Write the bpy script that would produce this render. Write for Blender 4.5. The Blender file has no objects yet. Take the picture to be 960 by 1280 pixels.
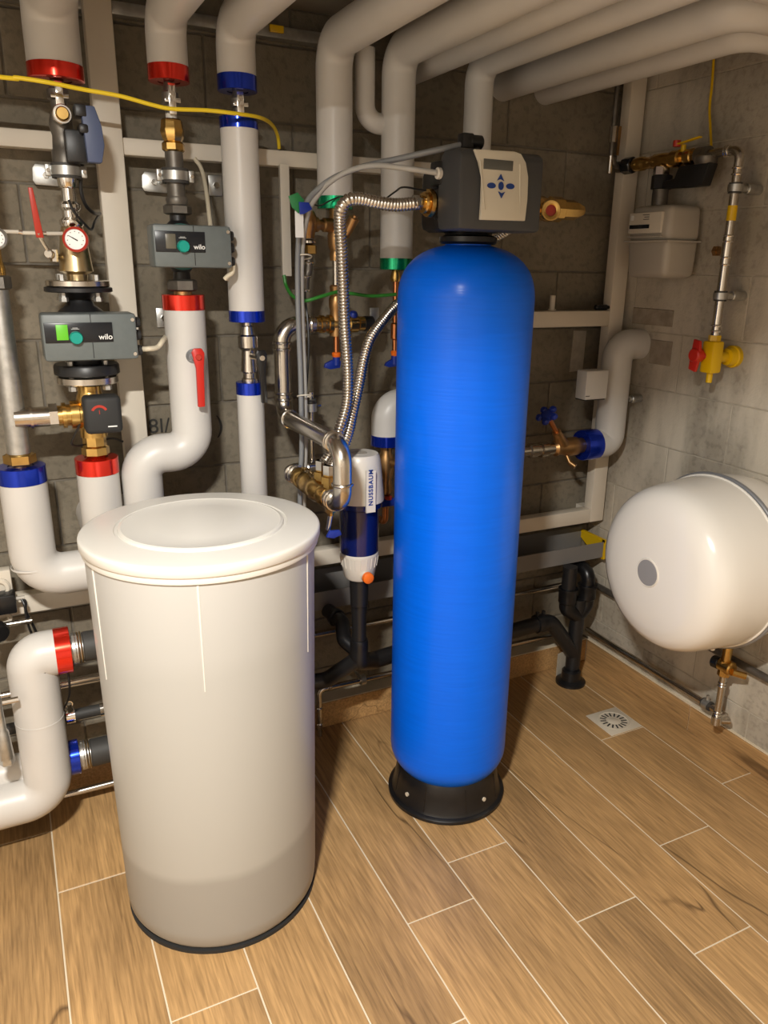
import bpy, bmesh, math, random
from mathutils import Vector, Matrix
random.seed(7)
S = bpy.context.scene
COL = S.collection
# ------------------------------------------------------------------ camera
F, CX, CY, H = 967.0, 500.0, 640.0, 1.62
RM = Matrix(((0.8946495692659152, -0.4464560567205711, 0.01670741242175155),
             (-0.12190584086218632, -0.2799215387303092, -0.9522514889032934),
             (0.42981520933535566, 0.849894653220253, -0.30485728505586057)))
CAM = Vector((0, 0, H))
cd = bpy.data.cameras.new('camera'); cam = bpy.data.objects.new('camera', cd); COL.objects.link(cam)
cd.sensor_fit = 'VERTICAL'; cd.sensor_height = 36.0; cd.sensor_width = 27.0
cd.lens = F * 36.0 / 1280.0; cd.shift_x = -(CX - 480.0) / 1280.0; cd.clip_start = 0.05
r_, d_, f_ = RM[0], RM[1], RM[2]
cam.matrix_world = Matrix(((r_[0], -d_[0], -f_[0], 0), (r_[1], -d_[1], -f_[1], 0), (r_[2], -d_[2], -f_[2], H), (0, 0, 0, 1)))
S.camera = cam
# ------------------------------------------------------------------ world, lamps, exposure
w = bpy.data.worlds.new('world'); S.world = w; w.use_nodes = True
w.node_tree.nodes['Background'].inputs[0].default_value = (1.0, 0.9, 0.76, 1)
w.node_tree.nodes['Background'].inputs[1].default_value = 0.05
def area(name, loc, sx, sy, power, color, rot=(0, 0, 0)):
    l = bpy.data.lights.new(name, 'AREA'); l.shape = 'RECTANGLE'; l.size = sx; l.size_y = sy; l.energy = power; l.color = color
    o = bpy.data.objects.new(name, l); COL.objects.link(o); o.location = loc; o.rotation_euler = rot; return o
LAMP = (-0.20, 0.24, 2.27)
area("ceiling_lamp_light", LAMP, 0.16, 0.06, 104, (1.0, 0.965, 0.895))
S.view_settings.view_transform = 'Standard'; S.view_settings.look = 'None'; S.view_settings.gamma = 1.0
S.view_settings.use_curve_mapping = False
S.view_settings.exposure = -0.15
S.cycles.use_denoising = True
S.cycles.max_bounces = 8; S.cycles.caustics_reflective = False; S.cycles.caustics_refractive = False

# ------------------------------------------------------------------ photo pixel -> point at a real distance
def ray(px, py): return RM.transposed() @ Vector(((px - CX) / F, (py - CY) / F, 1))
def at(px, py, Y): r = ray(px, py); return CAM + r * (Y / r[1])
def atX(px, py, X): r = ray(px, py); return CAM + r * (X / r[0])
def atZ(px, py, Z): r = ray(px, py); return CAM + r * ((Z - H) / r[2])
def dep(P): return (RM @ (Vector(P) - CAM))[2]
def mm(n, P): return n * dep(P) / F          # n pixels at point P in metres
def zat(X, Y, py):
    a = RM @ (Vector((X, Y, 0)) - CAM); b = RM @ Vector((0, 0, 1)); k = py - CY
    return (k * a[2] - F * a[1]) / (F * b[1] - k * b[2])

# ------------------------------------------------------------------ materials
MATS = {}
def mat(name, col, rough=0.5, metal=0.0, coat=0.0, noise=0.0, nscale=20.0, bump=0.0, bscale=60.0, emit=None, stretch=(1, 1, 1), spec=None, alpha=None):
    m = bpy.data.materials.new(name); m.use_nodes = True; nt = m.node_tree; b = nt.nodes['Principled BSDF']
    b.inputs['Base Color'].default_value = (*col, 1); b.inputs['Roughness'].default_value = rough; b.inputs['Metallic'].default_value = metal
    b.inputs['Coat Weight'].default_value = coat; b.inputs['Coat Roughness'].default_value = 0.12
    if spec is not None: b.inputs['Specular IOR Level'].default_value = spec
    if noise or bump:
        tc = nt.nodes.new('ShaderNodeTexCoord'); mp = nt.nodes.new('ShaderNodeMapping'); mp.inputs['Scale'].default_value = stretch
        nt.links.new(tc.outputs['Object'], mp.inputs[0])
    if noise:
        n = nt.nodes.new('ShaderNodeTexNoise'); n.inputs['Scale'].default_value = nscale; n.inputs['Detail'].default_value = 6
        r = nt.nodes.new('ShaderNodeValToRGB')
        r.color_ramp.elements[0].position = 0.3; r.color_ramp.elements[1].position = 0.7
        r.color_ramp.elements[0].color = (*[c * (1 - noise) for c in col], 1); r.color_ramp.elements[1].color = (*[min(1, c * (1 + noise)) for c in col], 1)
        nt.links.new(mp.outputs[0], n.inputs['Vector']); nt.links.new(n.outputs['Fac'], r.inputs[0]); nt.links.new(r.outputs[0], b.inputs['Base Color'])
    if bump:
        n2 = nt.nodes.new('ShaderNodeTexNoise'); n2.inputs['Scale'].default_value = bscale; n2.inputs['Detail'].default_value = 4
        bp = nt.nodes.new('ShaderNodeBump'); bp.inputs['Strength'].default_value = bump; bp.inputs['Distance'].default_value = 0.004
        nt.links.new(mp.outputs[0], n2.inputs['Vector']); nt.links.new(n2.outputs['Fac'], bp.inputs['Height']); nt.links.new(bp.outputs[0], b.inputs['Normal'])
    if emit:
        b.inputs['Emission Color'].default_value = (*emit[0], 1); b.inputs['Emission Strength'].default_value = emit[1]
    MATS[name] = m; return m
mat('jacket', (0.62, 0.60, 0.57), 0.38, noise=0.03, nscale=8)
mat('cream_steel', (0.76, 0.69, 0.58), 0.5, noise=0.03, nscale=6)
mat('foil_red', (0.80, 0.03, 0.012), 0.2, metal=0.75, coat=0.4)
mat('foil_blue', (0.006, 0.04, 0.55), 0.2, metal=0.75, coat=0.4)
mat('foil_green', (0.0, 0.36, 0.15), 0.22, metal=0.75, coat=0.4)
mat('pale_brass', (0.62, 0.50, 0.30), 0.3, metal=1.0, noise=0.08, nscale=40)
mat('brass', (0.62, 0.40, 0.13), 0.26, metal=1.0, noise=0.12, nscale=40)
mat('bronze', (0.42, 0.24, 0.10), 0.38, metal=0.9, noise=0.15, nscale=40)
mat('copper', (0.65, 0.25, 0.10), 0.3, metal=1.0)
mat('stainless', (0.58, 0.54, 0.48), 0.24, metal=1.0, noise=0.05, nscale=30)
mat('chrome', (0.78, 0.76, 0.72), 0.14, metal=1.0)
mat('galvanised', (0.52, 0.52, 0.50), 0.38, metal=0.9, noise=0.15, nscale=50)
mat('dark_steel', (0.16, 0.145, 0.125), 0.45, metal=0.7, noise=0.2, nscale=40)
mat('black_plastic', (0.012, 0.012, 0.013), 0.4)
mat('black_gloss', (0.008, 0.008, 0.009), 0.32)
mat('black_matt', (0.02, 0.02, 0.02), 0.65)
mat('rubber', (0.045, 0.043, 0.04), 0.6)
mat('pump_grey', (0.13, 0.15, 0.15), 0.45, noise=0.05, nscale=60)
mat('pump_green', (0.03, 0.12, 0.11), 0.45)
mat('teal_knob', (0.0, 0.30, 0.24), 0.35)
mat('panel_black', (0.012, 0.014, 0.018), 0.25)
mat('display_green', (0.10, 0.40, 0.02), 0.4, emit=((0.16, 0.62, 0.03), 0.35))
mat('display_off', (0.13, 0.12, 0.09), 0.3)
mat('white_print', (0.85, 0.85, 0.83), 0.5)
mat('dark_print', (0.03, 0.028, 0.025), 0.7)
mat('blue_print', (0.008, 0.045, 0.25), 0.5)
mat('red_plastic', (0.55, 0.02, 0.012), 0.35)
mat('red_coat', (0.45, 0.035, 0.02), 0.4)
mat('blue_plastic', (0.008, 0.03, 0.28), 0.35)
mat('handle_blue_grey', (0.075, 0.10, 0.19), 0.5)
mat('orange_plastic', (0.9, 0.17, 0.01), 0.4)
mat('yellow_coat', (0.75, 0.47, 0.0), 0.35)
mat('yellow_cable', (0.85, 0.62, 0.02), 0.45)
mat('green_cable', (0.04, 0.26, 0.035), 0.45)
mat('green_tag', (0.02, 0.20, 0.06), 0.5)
mat('white_cable', (0.65, 0.58, 0.44), 0.5)
mat('white_plastic', (0.72, 0.68, 0.61), 0.35)
mat('cream_plastic', (0.70, 0.64, 0.54), 0.4)
mat('tube_grey', (0.22, 0.23, 0.24), 0.3)
mat('tube_clear', (0.42, 0.41, 0.385), 0.3)
mat('head_grey', (0.050, 0.053, 0.058), 0.45)
mat('head_ivory', (0.66, 0.63, 0.54), 0.35)
mat('lcd_grey', (0.10, 0.105, 0.10), 0.25)
mat('vessel_white', (0.80, 0.77, 0.71), 0.2, coat=0.4)
mat('badge_grey', (0.27, 0.265, 0.27), 0.45)
mat('ring_grey', (0.30, 0.31, 0.33), 0.35, metal=0.5)
mat('meter_grey', (0.46, 0.42, 0.36), 0.4)
mat('tray_grey', (0.20, 0.19, 0.18), 0.5)
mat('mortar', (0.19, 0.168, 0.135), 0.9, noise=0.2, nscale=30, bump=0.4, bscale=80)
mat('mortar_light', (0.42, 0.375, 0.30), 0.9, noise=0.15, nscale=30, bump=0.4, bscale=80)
mat('brick_patch', (0.34, 0.285, 0.22), 0.9, noise=0.2, nscale=30, bump=0.4, bscale=80)
mat('grout', (0.72, 0.62, 0.46), 0.85)
mat('ceiling_concrete', (0.33, 0.29, 0.235), 0.85, noise=0.2, nscale=6, bump=0.3, bscale=30)
mat('plaster', (0.74, 0.69, 0.62), 0.85)
mat('drain_white', (0.62, 0.55, 0.44), 0.5)
mat('lid_plastic', (0.74, 0.715, 0.66), 0.4, coat=0.1)

def block_mat(name, c1, c2, smear):
    m = bpy.data.materials.new(name); m.use_nodes = True; nt = m.node_tree; b = nt.nodes['Principled BSDF']; L = nt.links.new
    b.inputs['Roughness'].default_value = 0.9
    tc = nt.nodes.new('ShaderNodeNewGeometry'); oi = nt.nodes.new('ShaderNodeObjectInfo')
    def noise(s, det, vec=None):
        n = nt.nodes.new('ShaderNodeTexNoise'); n.inputs['Scale'].default_value = s; n.inputs['Detail'].default_value = det
        L(vec or tc.outputs['Position'], n.inputs['Vector']); return n
    n1 = noise(5, 8); n2 = noise(160, 3); n3 = noise(45, 5)
    r1 = nt.nodes.new('ShaderNodeValToRGB'); r1.color_ramp.elements[0].position = 0.32; r1.color_ramp.elements[1].position = 0.68
    r1.color_ramp.elements[0].color = (*c1, 1); r1.color_ramp.elements[1].color = (*c2, 1)
    L(n1.outputs['Fac'], r1.inputs[0])
    mp = nt.nodes.new('ShaderNodeMath'); mp.operation = 'MULTIPLY_ADD'; mp.inputs[1].default_value = 0.16; mp.inputs[2].default_value = 0.92
    L(oi.outputs['Random'], mp.inputs[0])
    hv = nt.nodes.new('ShaderNodeHueSaturation'); L(mp.outputs[0], hv.inputs['Value']); L(r1.outputs[0], hv.inputs['Color'])
    r2 = nt.nodes.new('ShaderNodeValToRGB'); r2.color_ramp.elements[0].position = 0.36; r2.color_ramp.elements[1].position = 0.5
    r2.color_ramp.elements[0].color = (0.62, 0.62, 0.62, 1); r2.color_ramp.elements[1].color = (1, 1, 1, 1); L(n3.outputs['Fac'], r2.inputs[0])
    mx = nt.nodes.new('ShaderNodeMix'); mx.data_type = 'RGBA'; mx.blend_type = 'MULTIPLY'; mx.inputs[0].default_value = 0.55
    L(hv.outputs[0], mx.inputs[6]); L(r2.outputs[0], mx.inputs[7])
    out = mx.outputs[2]
    if smear:      # trowelled mortar film left on the masonry, with ragged vertical strokes
        mpg = nt.nodes.new('ShaderNodeMapping'); mpg.inputs['Scale'].default_value = (6, 6, 1.6); L(tc.outputs['Position'], mpg.inputs[0])
        n4 = noise(1.0, 7, mpg.outputs[0])
        r4 = nt.nodes.new('ShaderNodeValToRGB'); r4.color_ramp.elements[0].position = 0.44; r4.color_ramp.elements[1].position = 0.6; L(n4.outputs['Fac'], r4.inputs[0])
        m2 = nt.nodes.new('ShaderNodeMix'); m2.data_type = 'RGBA'; L(r4.outputs[0], m2.inputs[0]); L(out, m2.inputs[6]); m2.inputs[7].default_value = (*smear, 1); out = m2.outputs[2]
    L(out, b.inputs['Base Color'])
    bp = nt.nodes.new('ShaderNodeBump'); bp.inputs['Strength'].default_value = 0.35; bp.inputs['Distance'].default_value = 0.004
    ad = nt.nodes.new('ShaderNodeMath'); ad.operation = 'ADD'; L(n2.outputs['Fac'], ad.inputs[0]); L(n3.outputs['Fac'], ad.inputs[1]); L(ad.outputs[0], bp.inputs['Height']); L(bp.outputs[0], b.inputs['Normal'])
    MATS[name] = m
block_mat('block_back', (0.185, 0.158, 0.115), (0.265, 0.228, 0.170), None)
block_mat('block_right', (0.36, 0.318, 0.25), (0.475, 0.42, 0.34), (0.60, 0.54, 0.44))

def plank_mat():
    m = bpy.data.materials.new('wood_tile'); m.use_nodes = True; nt = m.node_tree; b = nt.nodes['Principled BSDF']; L = nt.links.new
    b.inputs['Roughness'].default_value = 0.42
    g = nt.nodes.new('ShaderNodeNewGeometry'); oi = nt.nodes.new('ShaderNodeObjectInfo')
    off = nt.nodes.new('ShaderNodeVectorMath'); off.operation = 'MULTIPLY_ADD'; cb = nt.nodes.new('ShaderNodeCombineXYZ')
    for i in range(3): L(oi.outputs['Random'], cb.inputs[i])
    off.inputs[1].default_value = (17, 31, 5); L(cb.outputs[0], off.inputs[0]); L(g.outputs['Position'], off.inputs[2])
    def noise(scale, det, dist, sc):
        mp = nt.nodes.new('ShaderNodeMapping'); mp.inputs['Scale'].default_value = sc; L(off.outputs[0], mp.inputs[0])
        n = nt.nodes.new('ShaderNodeTexNoise'); n.inputs['Scale'].default_value = scale; n.inputs['Detail'].default_value = det; n.inputs['Distortion'].default_value = dist
        L(mp.outputs[0], n.inputs['Vector']); return n
    big = noise(3.4, 6, 0.6, (1, 0.34, 1)); fine = noise(150, 5, 0.4, (1, 0.055, 1)); crack = noise(5.5, 2, 0.5, (1, 0.13, 1))
    r1 = nt.nodes.new('ShaderNodeValToRGB'); e = r1.color_ramp.elements
    e[0].position = 0.28; e[0].color = (0.33, 0.200, 0.088, 1); e[1].position = 0.72; e[1].color = (0.62, 0.375, 0.160, 1)
    x = e.new(0.5); x.color = (0.48, 0.288, 0.122, 1); L(big.outputs['Fac'], r1.inputs[0])
    r2 = nt.nodes.new('ShaderNodeValToRGB'); r2.color_ramp.elements[0].position = 0.3; r2.color_ramp.elements[1].position = 0.7
    r2.color_ramp.elements[0].color = (0.52, 0.50, 0.48, 1); r2.color_ramp.elements[1].color = (1.15, 1.15, 1.15, 1); L(fine.outputs['Fac'], r2.inputs[0])
    m1 = nt.nodes.new('ShaderNodeMix'); m1.data_type = 'RGBA'; m1.blend_type = 'MULTIPLY'; m1.inputs[0].default_value = 0.8; L(r1.outputs[0], m1.inputs[6]); L(r2.outputs[0], m1.inputs[7])
    r3 = nt.nodes.new('ShaderNodeValToRGB'); ee = r3.color_ramp.elements
    ee[0].position = 0.492; ee[0].color = (1, 1, 1, 1); ee[1].position = 0.508; ee[1].color = (1, 1, 1, 1); y = ee.new(0.5); y.color = (0.34, 0.32, 0.32, 1); L(crack.outputs['Fac'], r3.inputs[0])
    gate = noise(2.1, 2, 0, (1, 0.6, 1)); r5 = nt.nodes.new('ShaderNodeValToRGB'); r5.color_ramp.elements[0].position = 0.50; r5.color_ramp.elements[1].position = 0.58; L(gate.outputs['Fac'], r5.inputs[0])
    m2 = nt.nodes.new('ShaderNodeMix'); m2.data_type = 'RGBA'; m2.blend_type = 'MULTIPLY'; L(r5.outputs[0], m2.inputs[0]); L(m1.outputs[2], m2.inputs[6]); L(r3.outputs[0], m2.inputs[7])
    mv = nt.nodes.new('ShaderNodeMath'); mv.operation = 'MULTIPLY_ADD'; mv.inputs[1].default_value = 0.14; mv.inputs[2].default_value = 0.92; L(oi.outputs['Random'], mv.inputs[0])
    hv = nt.nodes.new('ShaderNodeHueSaturation'); L(mv.outputs[0], hv.inputs['Value']); L(m2.outputs[2], hv.inputs['Color']); L(hv.outputs[0], b.inputs['Base Color'])
    bp = nt.nodes.new('ShaderNodeBump'); bp.inputs['Strength'].default_value = 0.12; bp.inputs['Distance'].default_value = 0.002; L(fine.outputs['Fac'], bp.inputs['Height']); L(bp.outputs[0], b.inputs['Normal'])
    MATS['wood_tile'] = m
plank_mat()

def tank_mat():   # blue wound glass-fibre vessel: fine level winding ridges under a glossy lacquer
    m = bpy.data.materials.new('tank_blue'); m.use_nodes = True; nt = m.node_tree; b = nt.nodes['Principled BSDF']; L = nt.links.new
    b.inputs['Specular IOR Level'].default_value = 0.12; b.inputs['Roughness'].default_value = 0.4; b.inputs['Coat Weight'].default_value = 0.3; b.inputs['Coat Roughness'].default_value = 0.24
    tc = nt.nodes.new('ShaderNodeTexCoord'); mp = nt.nodes.new('ShaderNodeMapping'); mp.inputs['Scale'].default_value = (7, 7, 150); L(tc.outputs['Object'], mp.inputs[0])
    n = nt.nodes.new('ShaderNodeTexNoise'); n.inputs['Scale'].default_value = 1.0; n.inputs['Detail'].default_value = 3; L(mp.outputs[0], n.inputs['Vector'])
    r = nt.nodes.new('ShaderNodeValToRGB'); r.color_ramp.elements[0].color = (0.0, 0.120, 0.80, 1); r.color_ramp.elements[1].color = (0.0, 0.150, 0.94, 1); L(n.outputs['Fac'], r.inputs[0]); L(r.outputs[0], b.inputs['Base Color'])
    bp = nt.nodes.new('ShaderNodeBump'); bp.inputs['Strength'].default_value = 0.3; bp.inputs['Distance'].default_value = 0.002; L(n.outputs['Fac'], bp.inputs['Height']); L(bp.outputs[0], b.inputs['Normal']); L(bp.outputs[0], b.inputs['Coat Normal'])
    MATS['tank_blue'] = m
tank_mat()
def brine_mat():  # translucent tub: wet salt shows grey at the foot, dry salt cream above it
    m = bpy.data.materials.new('brine_tub'); m.use_nodes = True; nt = m.node_tree; b = nt.nodes['Principled BSDF']; L = nt.links.new
    b.inputs['Roughness'].default_value = 0.42; b.inputs['Subsurface Weight'].default_value = 0.0
    tc = nt.nodes.new('ShaderNodeTexCoord'); sp = nt.nodes.new('ShaderNodeSeparateXYZ'); L(tc.outputs['Object'], sp.inputs[0])
    n = nt.nodes.new('ShaderNodeTexNoise'); n.inputs['Scale'].default_value = 4; L(tc.outputs['Object'], n.inputs['Vector'])
    a = nt.nodes.new('ShaderNodeMath'); a.operation = 'MULTIPLY_ADD'; a.inputs[1].default_value = 0.03; L(n.outputs['Fac'], a.inputs[0]); L(sp.outputs[2], a.inputs[2])
    tx = nt.nodes.new('ShaderNodeMath'); tx.operation = 'MULTIPLY_ADD'; tx.inputs[1].default_value = -0.06; L(sp.outputs[0], tx.inputs[0]); L(a.outputs[0], tx.inputs[2])
    r = nt.nodes.new('ShaderNodeValToRGB'); e = r.color_ramp.elements
    e[0].position = 0.232; e[0].color = (0.335, 0.325, 0.30, 1); e[1].position = 0.255; e[1].color = (0.425, 0.42, 0.39, 1)
    for p, c in ((0.55, (0.435, 0.43, 0.402)), (0.78, (0.44, 0.435, 0.41)), (0.83, (0.465, 0.46, 0.437)), (1.0, (0.49, 0.482, 0.46))):
        k = e.new(p); k.color = (*c, 1)
    L(tx.outputs[0], r.inputs[0]); L(r.outputs[0], b.inputs['Base Color'])
    MATS['brine_tub'] = m
brine_mat()
def bowl_mat():
    m = mat('blue_bowl', (0.004, 0.010, 0.10), 0.08, coat=0.5)
bowl_mat()

# ------------------------------------------------------------------ mesh helpers
def fillet(pts, rad, n=8):
    pts = [Vector(p) for p in pts]
    if len(pts) < 3 or rad <= 0: return pts
    out = [pts[0]]
    for i in range(1, len(pts) - 1):
        a, b, c = pts[i - 1], pts[i], pts[i + 1]
        u = (a - b).normalized(); v = (c - b).normalized(); ang = u.angle(v, math.pi)
        if ang > math.pi - 0.03: out.append(b); continue
        rr = rad[i - 1] if isinstance(rad, (list, tuple)) else rad
        t = min(rr / math.tan(ang / 2), (a - b).length * 0.499, (c - b).length * 0.499); rr = t * math.tan(ang / 2)
        cen = b + (u + v).normalized() * (rr / math.sin(ang / 2))
        s = b + u * t - cen; e = b + v * t - cen; tot = s.angle(e); ax = s.cross(e).normalized()
        for k in range(n + 1): out.append(cen + Matrix.Rotation(tot * k / n, 3, ax) @ s)
    out.append(pts[-1]); return out
def smooth_path(pts, n=10):      # Catmull-Rom
    P = [Vector(p) for p in pts]; P = [2 * P[0] - P[1]] + P + [2 * P[-1] - P[-2]]; out = []
    for i in range(1, len(P) - 2):
        for k in range(n):
            t = k / n; a, b, c, d = P[i - 1:i + 3]
            out.append(0.5 * (2 * b + (c - a) * t + (2 * a - 5 * b + 4 * c - d) * t * t + (3 * b - a - 3 * c + d) * t ** 3))
    out.append(P[-2]); return out
class MB:
    def __init__(s): s.v = []; s.f = []
    def add(s, vs, fs):
        o = len(s.v); s.v += [Vector(p) for p in vs]; s.f += [tuple(i + o for i in f) for f in fs]; return s
    def box(s, lo, hi, bev=0.0, rot=None, seg=2):
        lo, hi = Vector(lo), Vector(hi); c = (lo + hi) / 2; bm = bmesh.new(); bmesh.ops.create_cube(bm, size=1)
        for v in bm.verts: v.co = Vector((v.co.x * (hi - lo).x, v.co.y * (hi - lo).y, v.co.z * (hi - lo).z))
        if bev: bmesh.ops.bevel(bm, geom=bm.edges[:], offset=bev, segments=seg, affect='EDGES', profile=0.5)
        bm.verts.index_update()
        vs = [(rot @ v.co if rot else v.co) + c for v in bm.verts]; fs = [tuple(v.index for v in f.verts) for f in bm.faces]; bm.free()
        return s.add(vs, fs)
    def lathe(s, prof, org=(0, 0, 0), axis=(0, 0, 1), n=24, up=None):
        org = Vector(org); ax = Vector(axis).normalized(); q = Vector((0, 0, 1)).rotation_difference(ax).to_matrix()
        vs, fs, rings = [], [], []
        for r, h in prof:
            if r < 1e-6: rings.append([len(vs)]); vs.append(org + q @ Vector((0, 0, h)))
            else:
                rings.append(list(range(len(vs), len(vs) + n)))
                for k in range(n):
                    t = 2 * math.pi * k / n; vs.append(org + q @ Vector((r * math.cos(t), r * math.sin(t), h)))
        for A, B in zip(rings, rings[1:]):
            for k in range(n):
                k2 = (k + 1) % n
                if len(A) == 1 and len(B) == 1: break
                if len(A) == 1: fs.append((A[0], B[k2], B[k])[::-1])
                elif len(B) == 1: fs.append((A[k], A[k2], B[0]))
                else: fs.append((A[k], A[k2], B[k2], B[k]))
        return s.add(vs, fs)
    def cyl(s, p0, p1, r0, r1=None, n=20, bev=0.0):
        p0, p1 = Vector(p0), Vector(p1); r1 = r0 if r1 is None else r1; L = (p1 - p0).length; b = min(bev, L / 3, r0 / 2, r1 / 2)
        pr = [(0, 0), (r0 - b, 0), (r0, b), (r1, L - b), (r1 - b, L), (0, L)] if b > 0 else [(0, 0), (r0, 0), (r1, L), (0, L)]
        return s.lathe(pr, p0, p1 - p0, n)
    def stack(s, p0, p1, prof, n=24, close=True):     # prof: (fraction along p0-p1, radius)
        p0, p1 = Vector(p0), Vector(p1); L = (p1 - p0).length; pr = [(r, t * L) for t, r in prof]
        if close: pr = [(0, pr[0][1])] + pr + [(0, pr[-1][1])]
        return s.lathe(pr, p0, p1 - p0, n)
    def sweep(s, pts, rad, n=14, cap=True):
        pts = [Vector(p) for p in pts]; N = len(pts); vs, fs = [], []
        tan = [(pts[min(i + 1, N - 1)] - pts[max(i - 1, 0)]).normalized() for i in range(N)]
        ref = Vector((0, 0, 1)) if abs(tan[0].z) < 0.9 else Vector((1, 0, 0)); u = (ref - tan[0] * ref.dot(tan[0])).normalized()
        for i in range(N):
            if i: u = tan[i - 1].rotation_difference(tan[i]).to_matrix() @ u; u = (u - tan[i] * u.dot(tan[i])).normalized()
            w_ = tan[i].cross(u); r = rad[i] if isinstance(rad, (list, tuple)) else rad
            for k in range(n):
                a = 2 * math.pi * k / n; vs.append(pts[i] + u * (r * math.cos(a)) + w_ * (r * math.sin(a)))
        for i in range(N - 1):
            for k in range(n):
                k2 = (k + 1) % n; fs.append((i * n + k, i * n + k2, (i + 1) * n + k2, (i + 1) * n + k))
        if cap: fs.append(tuple(range(n))[::-1]); fs.append(tuple((N - 1) * n + k for k in range(n)))
        return s.add(vs, fs)
    def pipe(s, pts, r, bend=None, n=20, k=8): return s.sweep(fillet(pts, r * 1.5 if bend is None else bend, k), r, n)
    def prism(s, poly, org, u, v, thick, bev=0.0):    # polygon (a,b) in axes u,v, extruded along u x v
        org, u, v = Vector(org), Vector(u).normalized(), Vector(v).normalized(); w_ = u.cross(v)
        bm = bmesh.new(); vs = [bm.verts.new(org + u * a + v * b) for a, b in poly]; f = bm.faces.new(vs)
        r = bmesh.ops.extrude_face_region(bm, geom=[f]); bmesh.ops.translate(bm, verts=[g for g in r['geom'] if isinstance(g, bmesh.types.BMVert)], vec=w_ * thick)
        bmesh.ops.recalc_face_normals(bm, faces=bm.faces[:])
        if bev: bmesh.ops.bevel(bm, geom=bm.edges[:], offset=bev, segments=2, affect='EDGES', profile=0.5)
        bm.verts.index_update(); vs = [x.co.copy() for x in bm.verts]; fs = [tuple(x.index for x in g.verts) for g in bm.faces]; bm.free()
        return s.add(vs, fs)
    def torus(s, c, axis, R, r, n=32, m=10):
        q = Vector((0, 0, 1)).rotation_difference(Vector(axis).normalized()).to_matrix(); vs, fs = [], []
        for i in range(n):
            a = 2 * math.pi * i / n
            for j in range(m):
                b = 2 * math.pi * j / m; vs.append(Vector(c) + q @ Vector(((R + r * math.cos(b)) * math.cos(a), (R + r * math.cos(b)) * math.sin(a), r * math.sin(b))))
        for i in range(n):
            for j in range(m): fs.append((i * m + j, ((i + 1) % n) * m + j, ((i + 1) % n) * m + (j + 1) % m, i * m + (j + 1) % m))
        return s.add(vs, fs)
def root_of(o):
    while o.parent: o = o.parent
    return o
def link(name, me, parent=None, loc=None):
    o = bpy.data.objects.new(name, me); COL.objects.link(o); o.parent = parent
    if loc is not None: o.location = loc
    return o
def obj(name, mb, m, parent=None, label=None, ang=38, origin=None):
    base = root_of(parent).location if parent else Vector(origin or (0, 0, 0))
    me = bpy.data.meshes.new(name); me.from_pydata([v - base for v in mb.v], [], mb.f); me.validate(); me.update()
    bm = bmesh.new(); bm.from_mesh(me); bmesh.ops.recalc_face_normals(bm, faces=bm.faces[:]); bm.to_mesh(me); bm.free()
    me.polygons.foreach_set('use_smooth', [True] * len(me.polygons)); me.set_sharp_from_angle(angle=math.radians(ang))
    me.materials.append(MATS[m]); o = link(name, me, parent)
    if not parent and origin: o.location = origin
    if label: o['label'] = label
    return o
def tag(o, label, cat, group=None):
    o['label'] = label; o['category'] = cat
    if group: o['group'] = group
    return o
def thing(name, label, cat, loc, group=None):
    o = bpy.data.objects.new(name, None); o.empty_display_size = 0.02; COL.objects.link(o); o.location = Vector(loc)
    return tag(o, label, cat, group)
def struct(o): o['kind'] = 'structure'; return o
def text(name, s, org, u, v, size, m, parent, align='CENTER', ext=0.0004, bold=0.0, spc=1.0):
    cu = bpy.data.curves.new(name, 'FONT'); cu.body = s; cu.size = size; cu.align_x = align; cu.align_y = 'CENTER'; cu.extrude = ext; cu.offset = bold; cu.space_character = spc
    t = bpy.data.objects.new(name, cu); COL.objects.link(t); bpy.context.view_layer.update()
    me = bpy.data.meshes.new_from_object(t.evaluated_get(bpy.context.evaluated_depsgraph_get())); bpy.data.objects.remove(t)
    u, v = Vector(u).normalized(), Vector(v).normalized(); w_ = u.cross(v); base = root_of(parent).location
    for x in me.vertices: x.co = Vector(org) + u * x.co.x + v * x.co.y + w_ * x.co.z - base
    me.materials.clear(); me.materials.append(MATS[m]); return link(name, me, parent)
class Col:                        # a vertical run standing at its own X, Y
    def __init__(s, px, py, Y): s.X = at(px, py, Y)[0]; s.Y = Y
    def p(s, py): return Vector((s.X, s.Y, zat(s.X, s.Y, py)))
    def r(s, py, wpx): return mm(wpx, s.p(py)) / 2
    def st(s, mb, rows, n=24):    # rows: (py, width px)
        pr = [(s.r(y, w_), s.p(y).z) for y, w_ in rows]
        pr = [(0, pr[0][1])] + pr + [(0, pr[-1][1])]
        if pr[0][1] > pr[-1][1]: pr = pr[::-1]
        return mb.lathe(pr, (s.X, s.Y, 0), (0, 0, 1), n)
UX, UY, UZ = Vector((1, 0, 0)), Vector((0, 1, 0)), Vector((0, 0, 1))
FRONT = Vector((0, -1, 0))

# ------------------------------------------------------------------ room
XR, YB, ZC, XL, YF = 2.09, 2.38, 2.30, -1.15, -1.6
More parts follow.
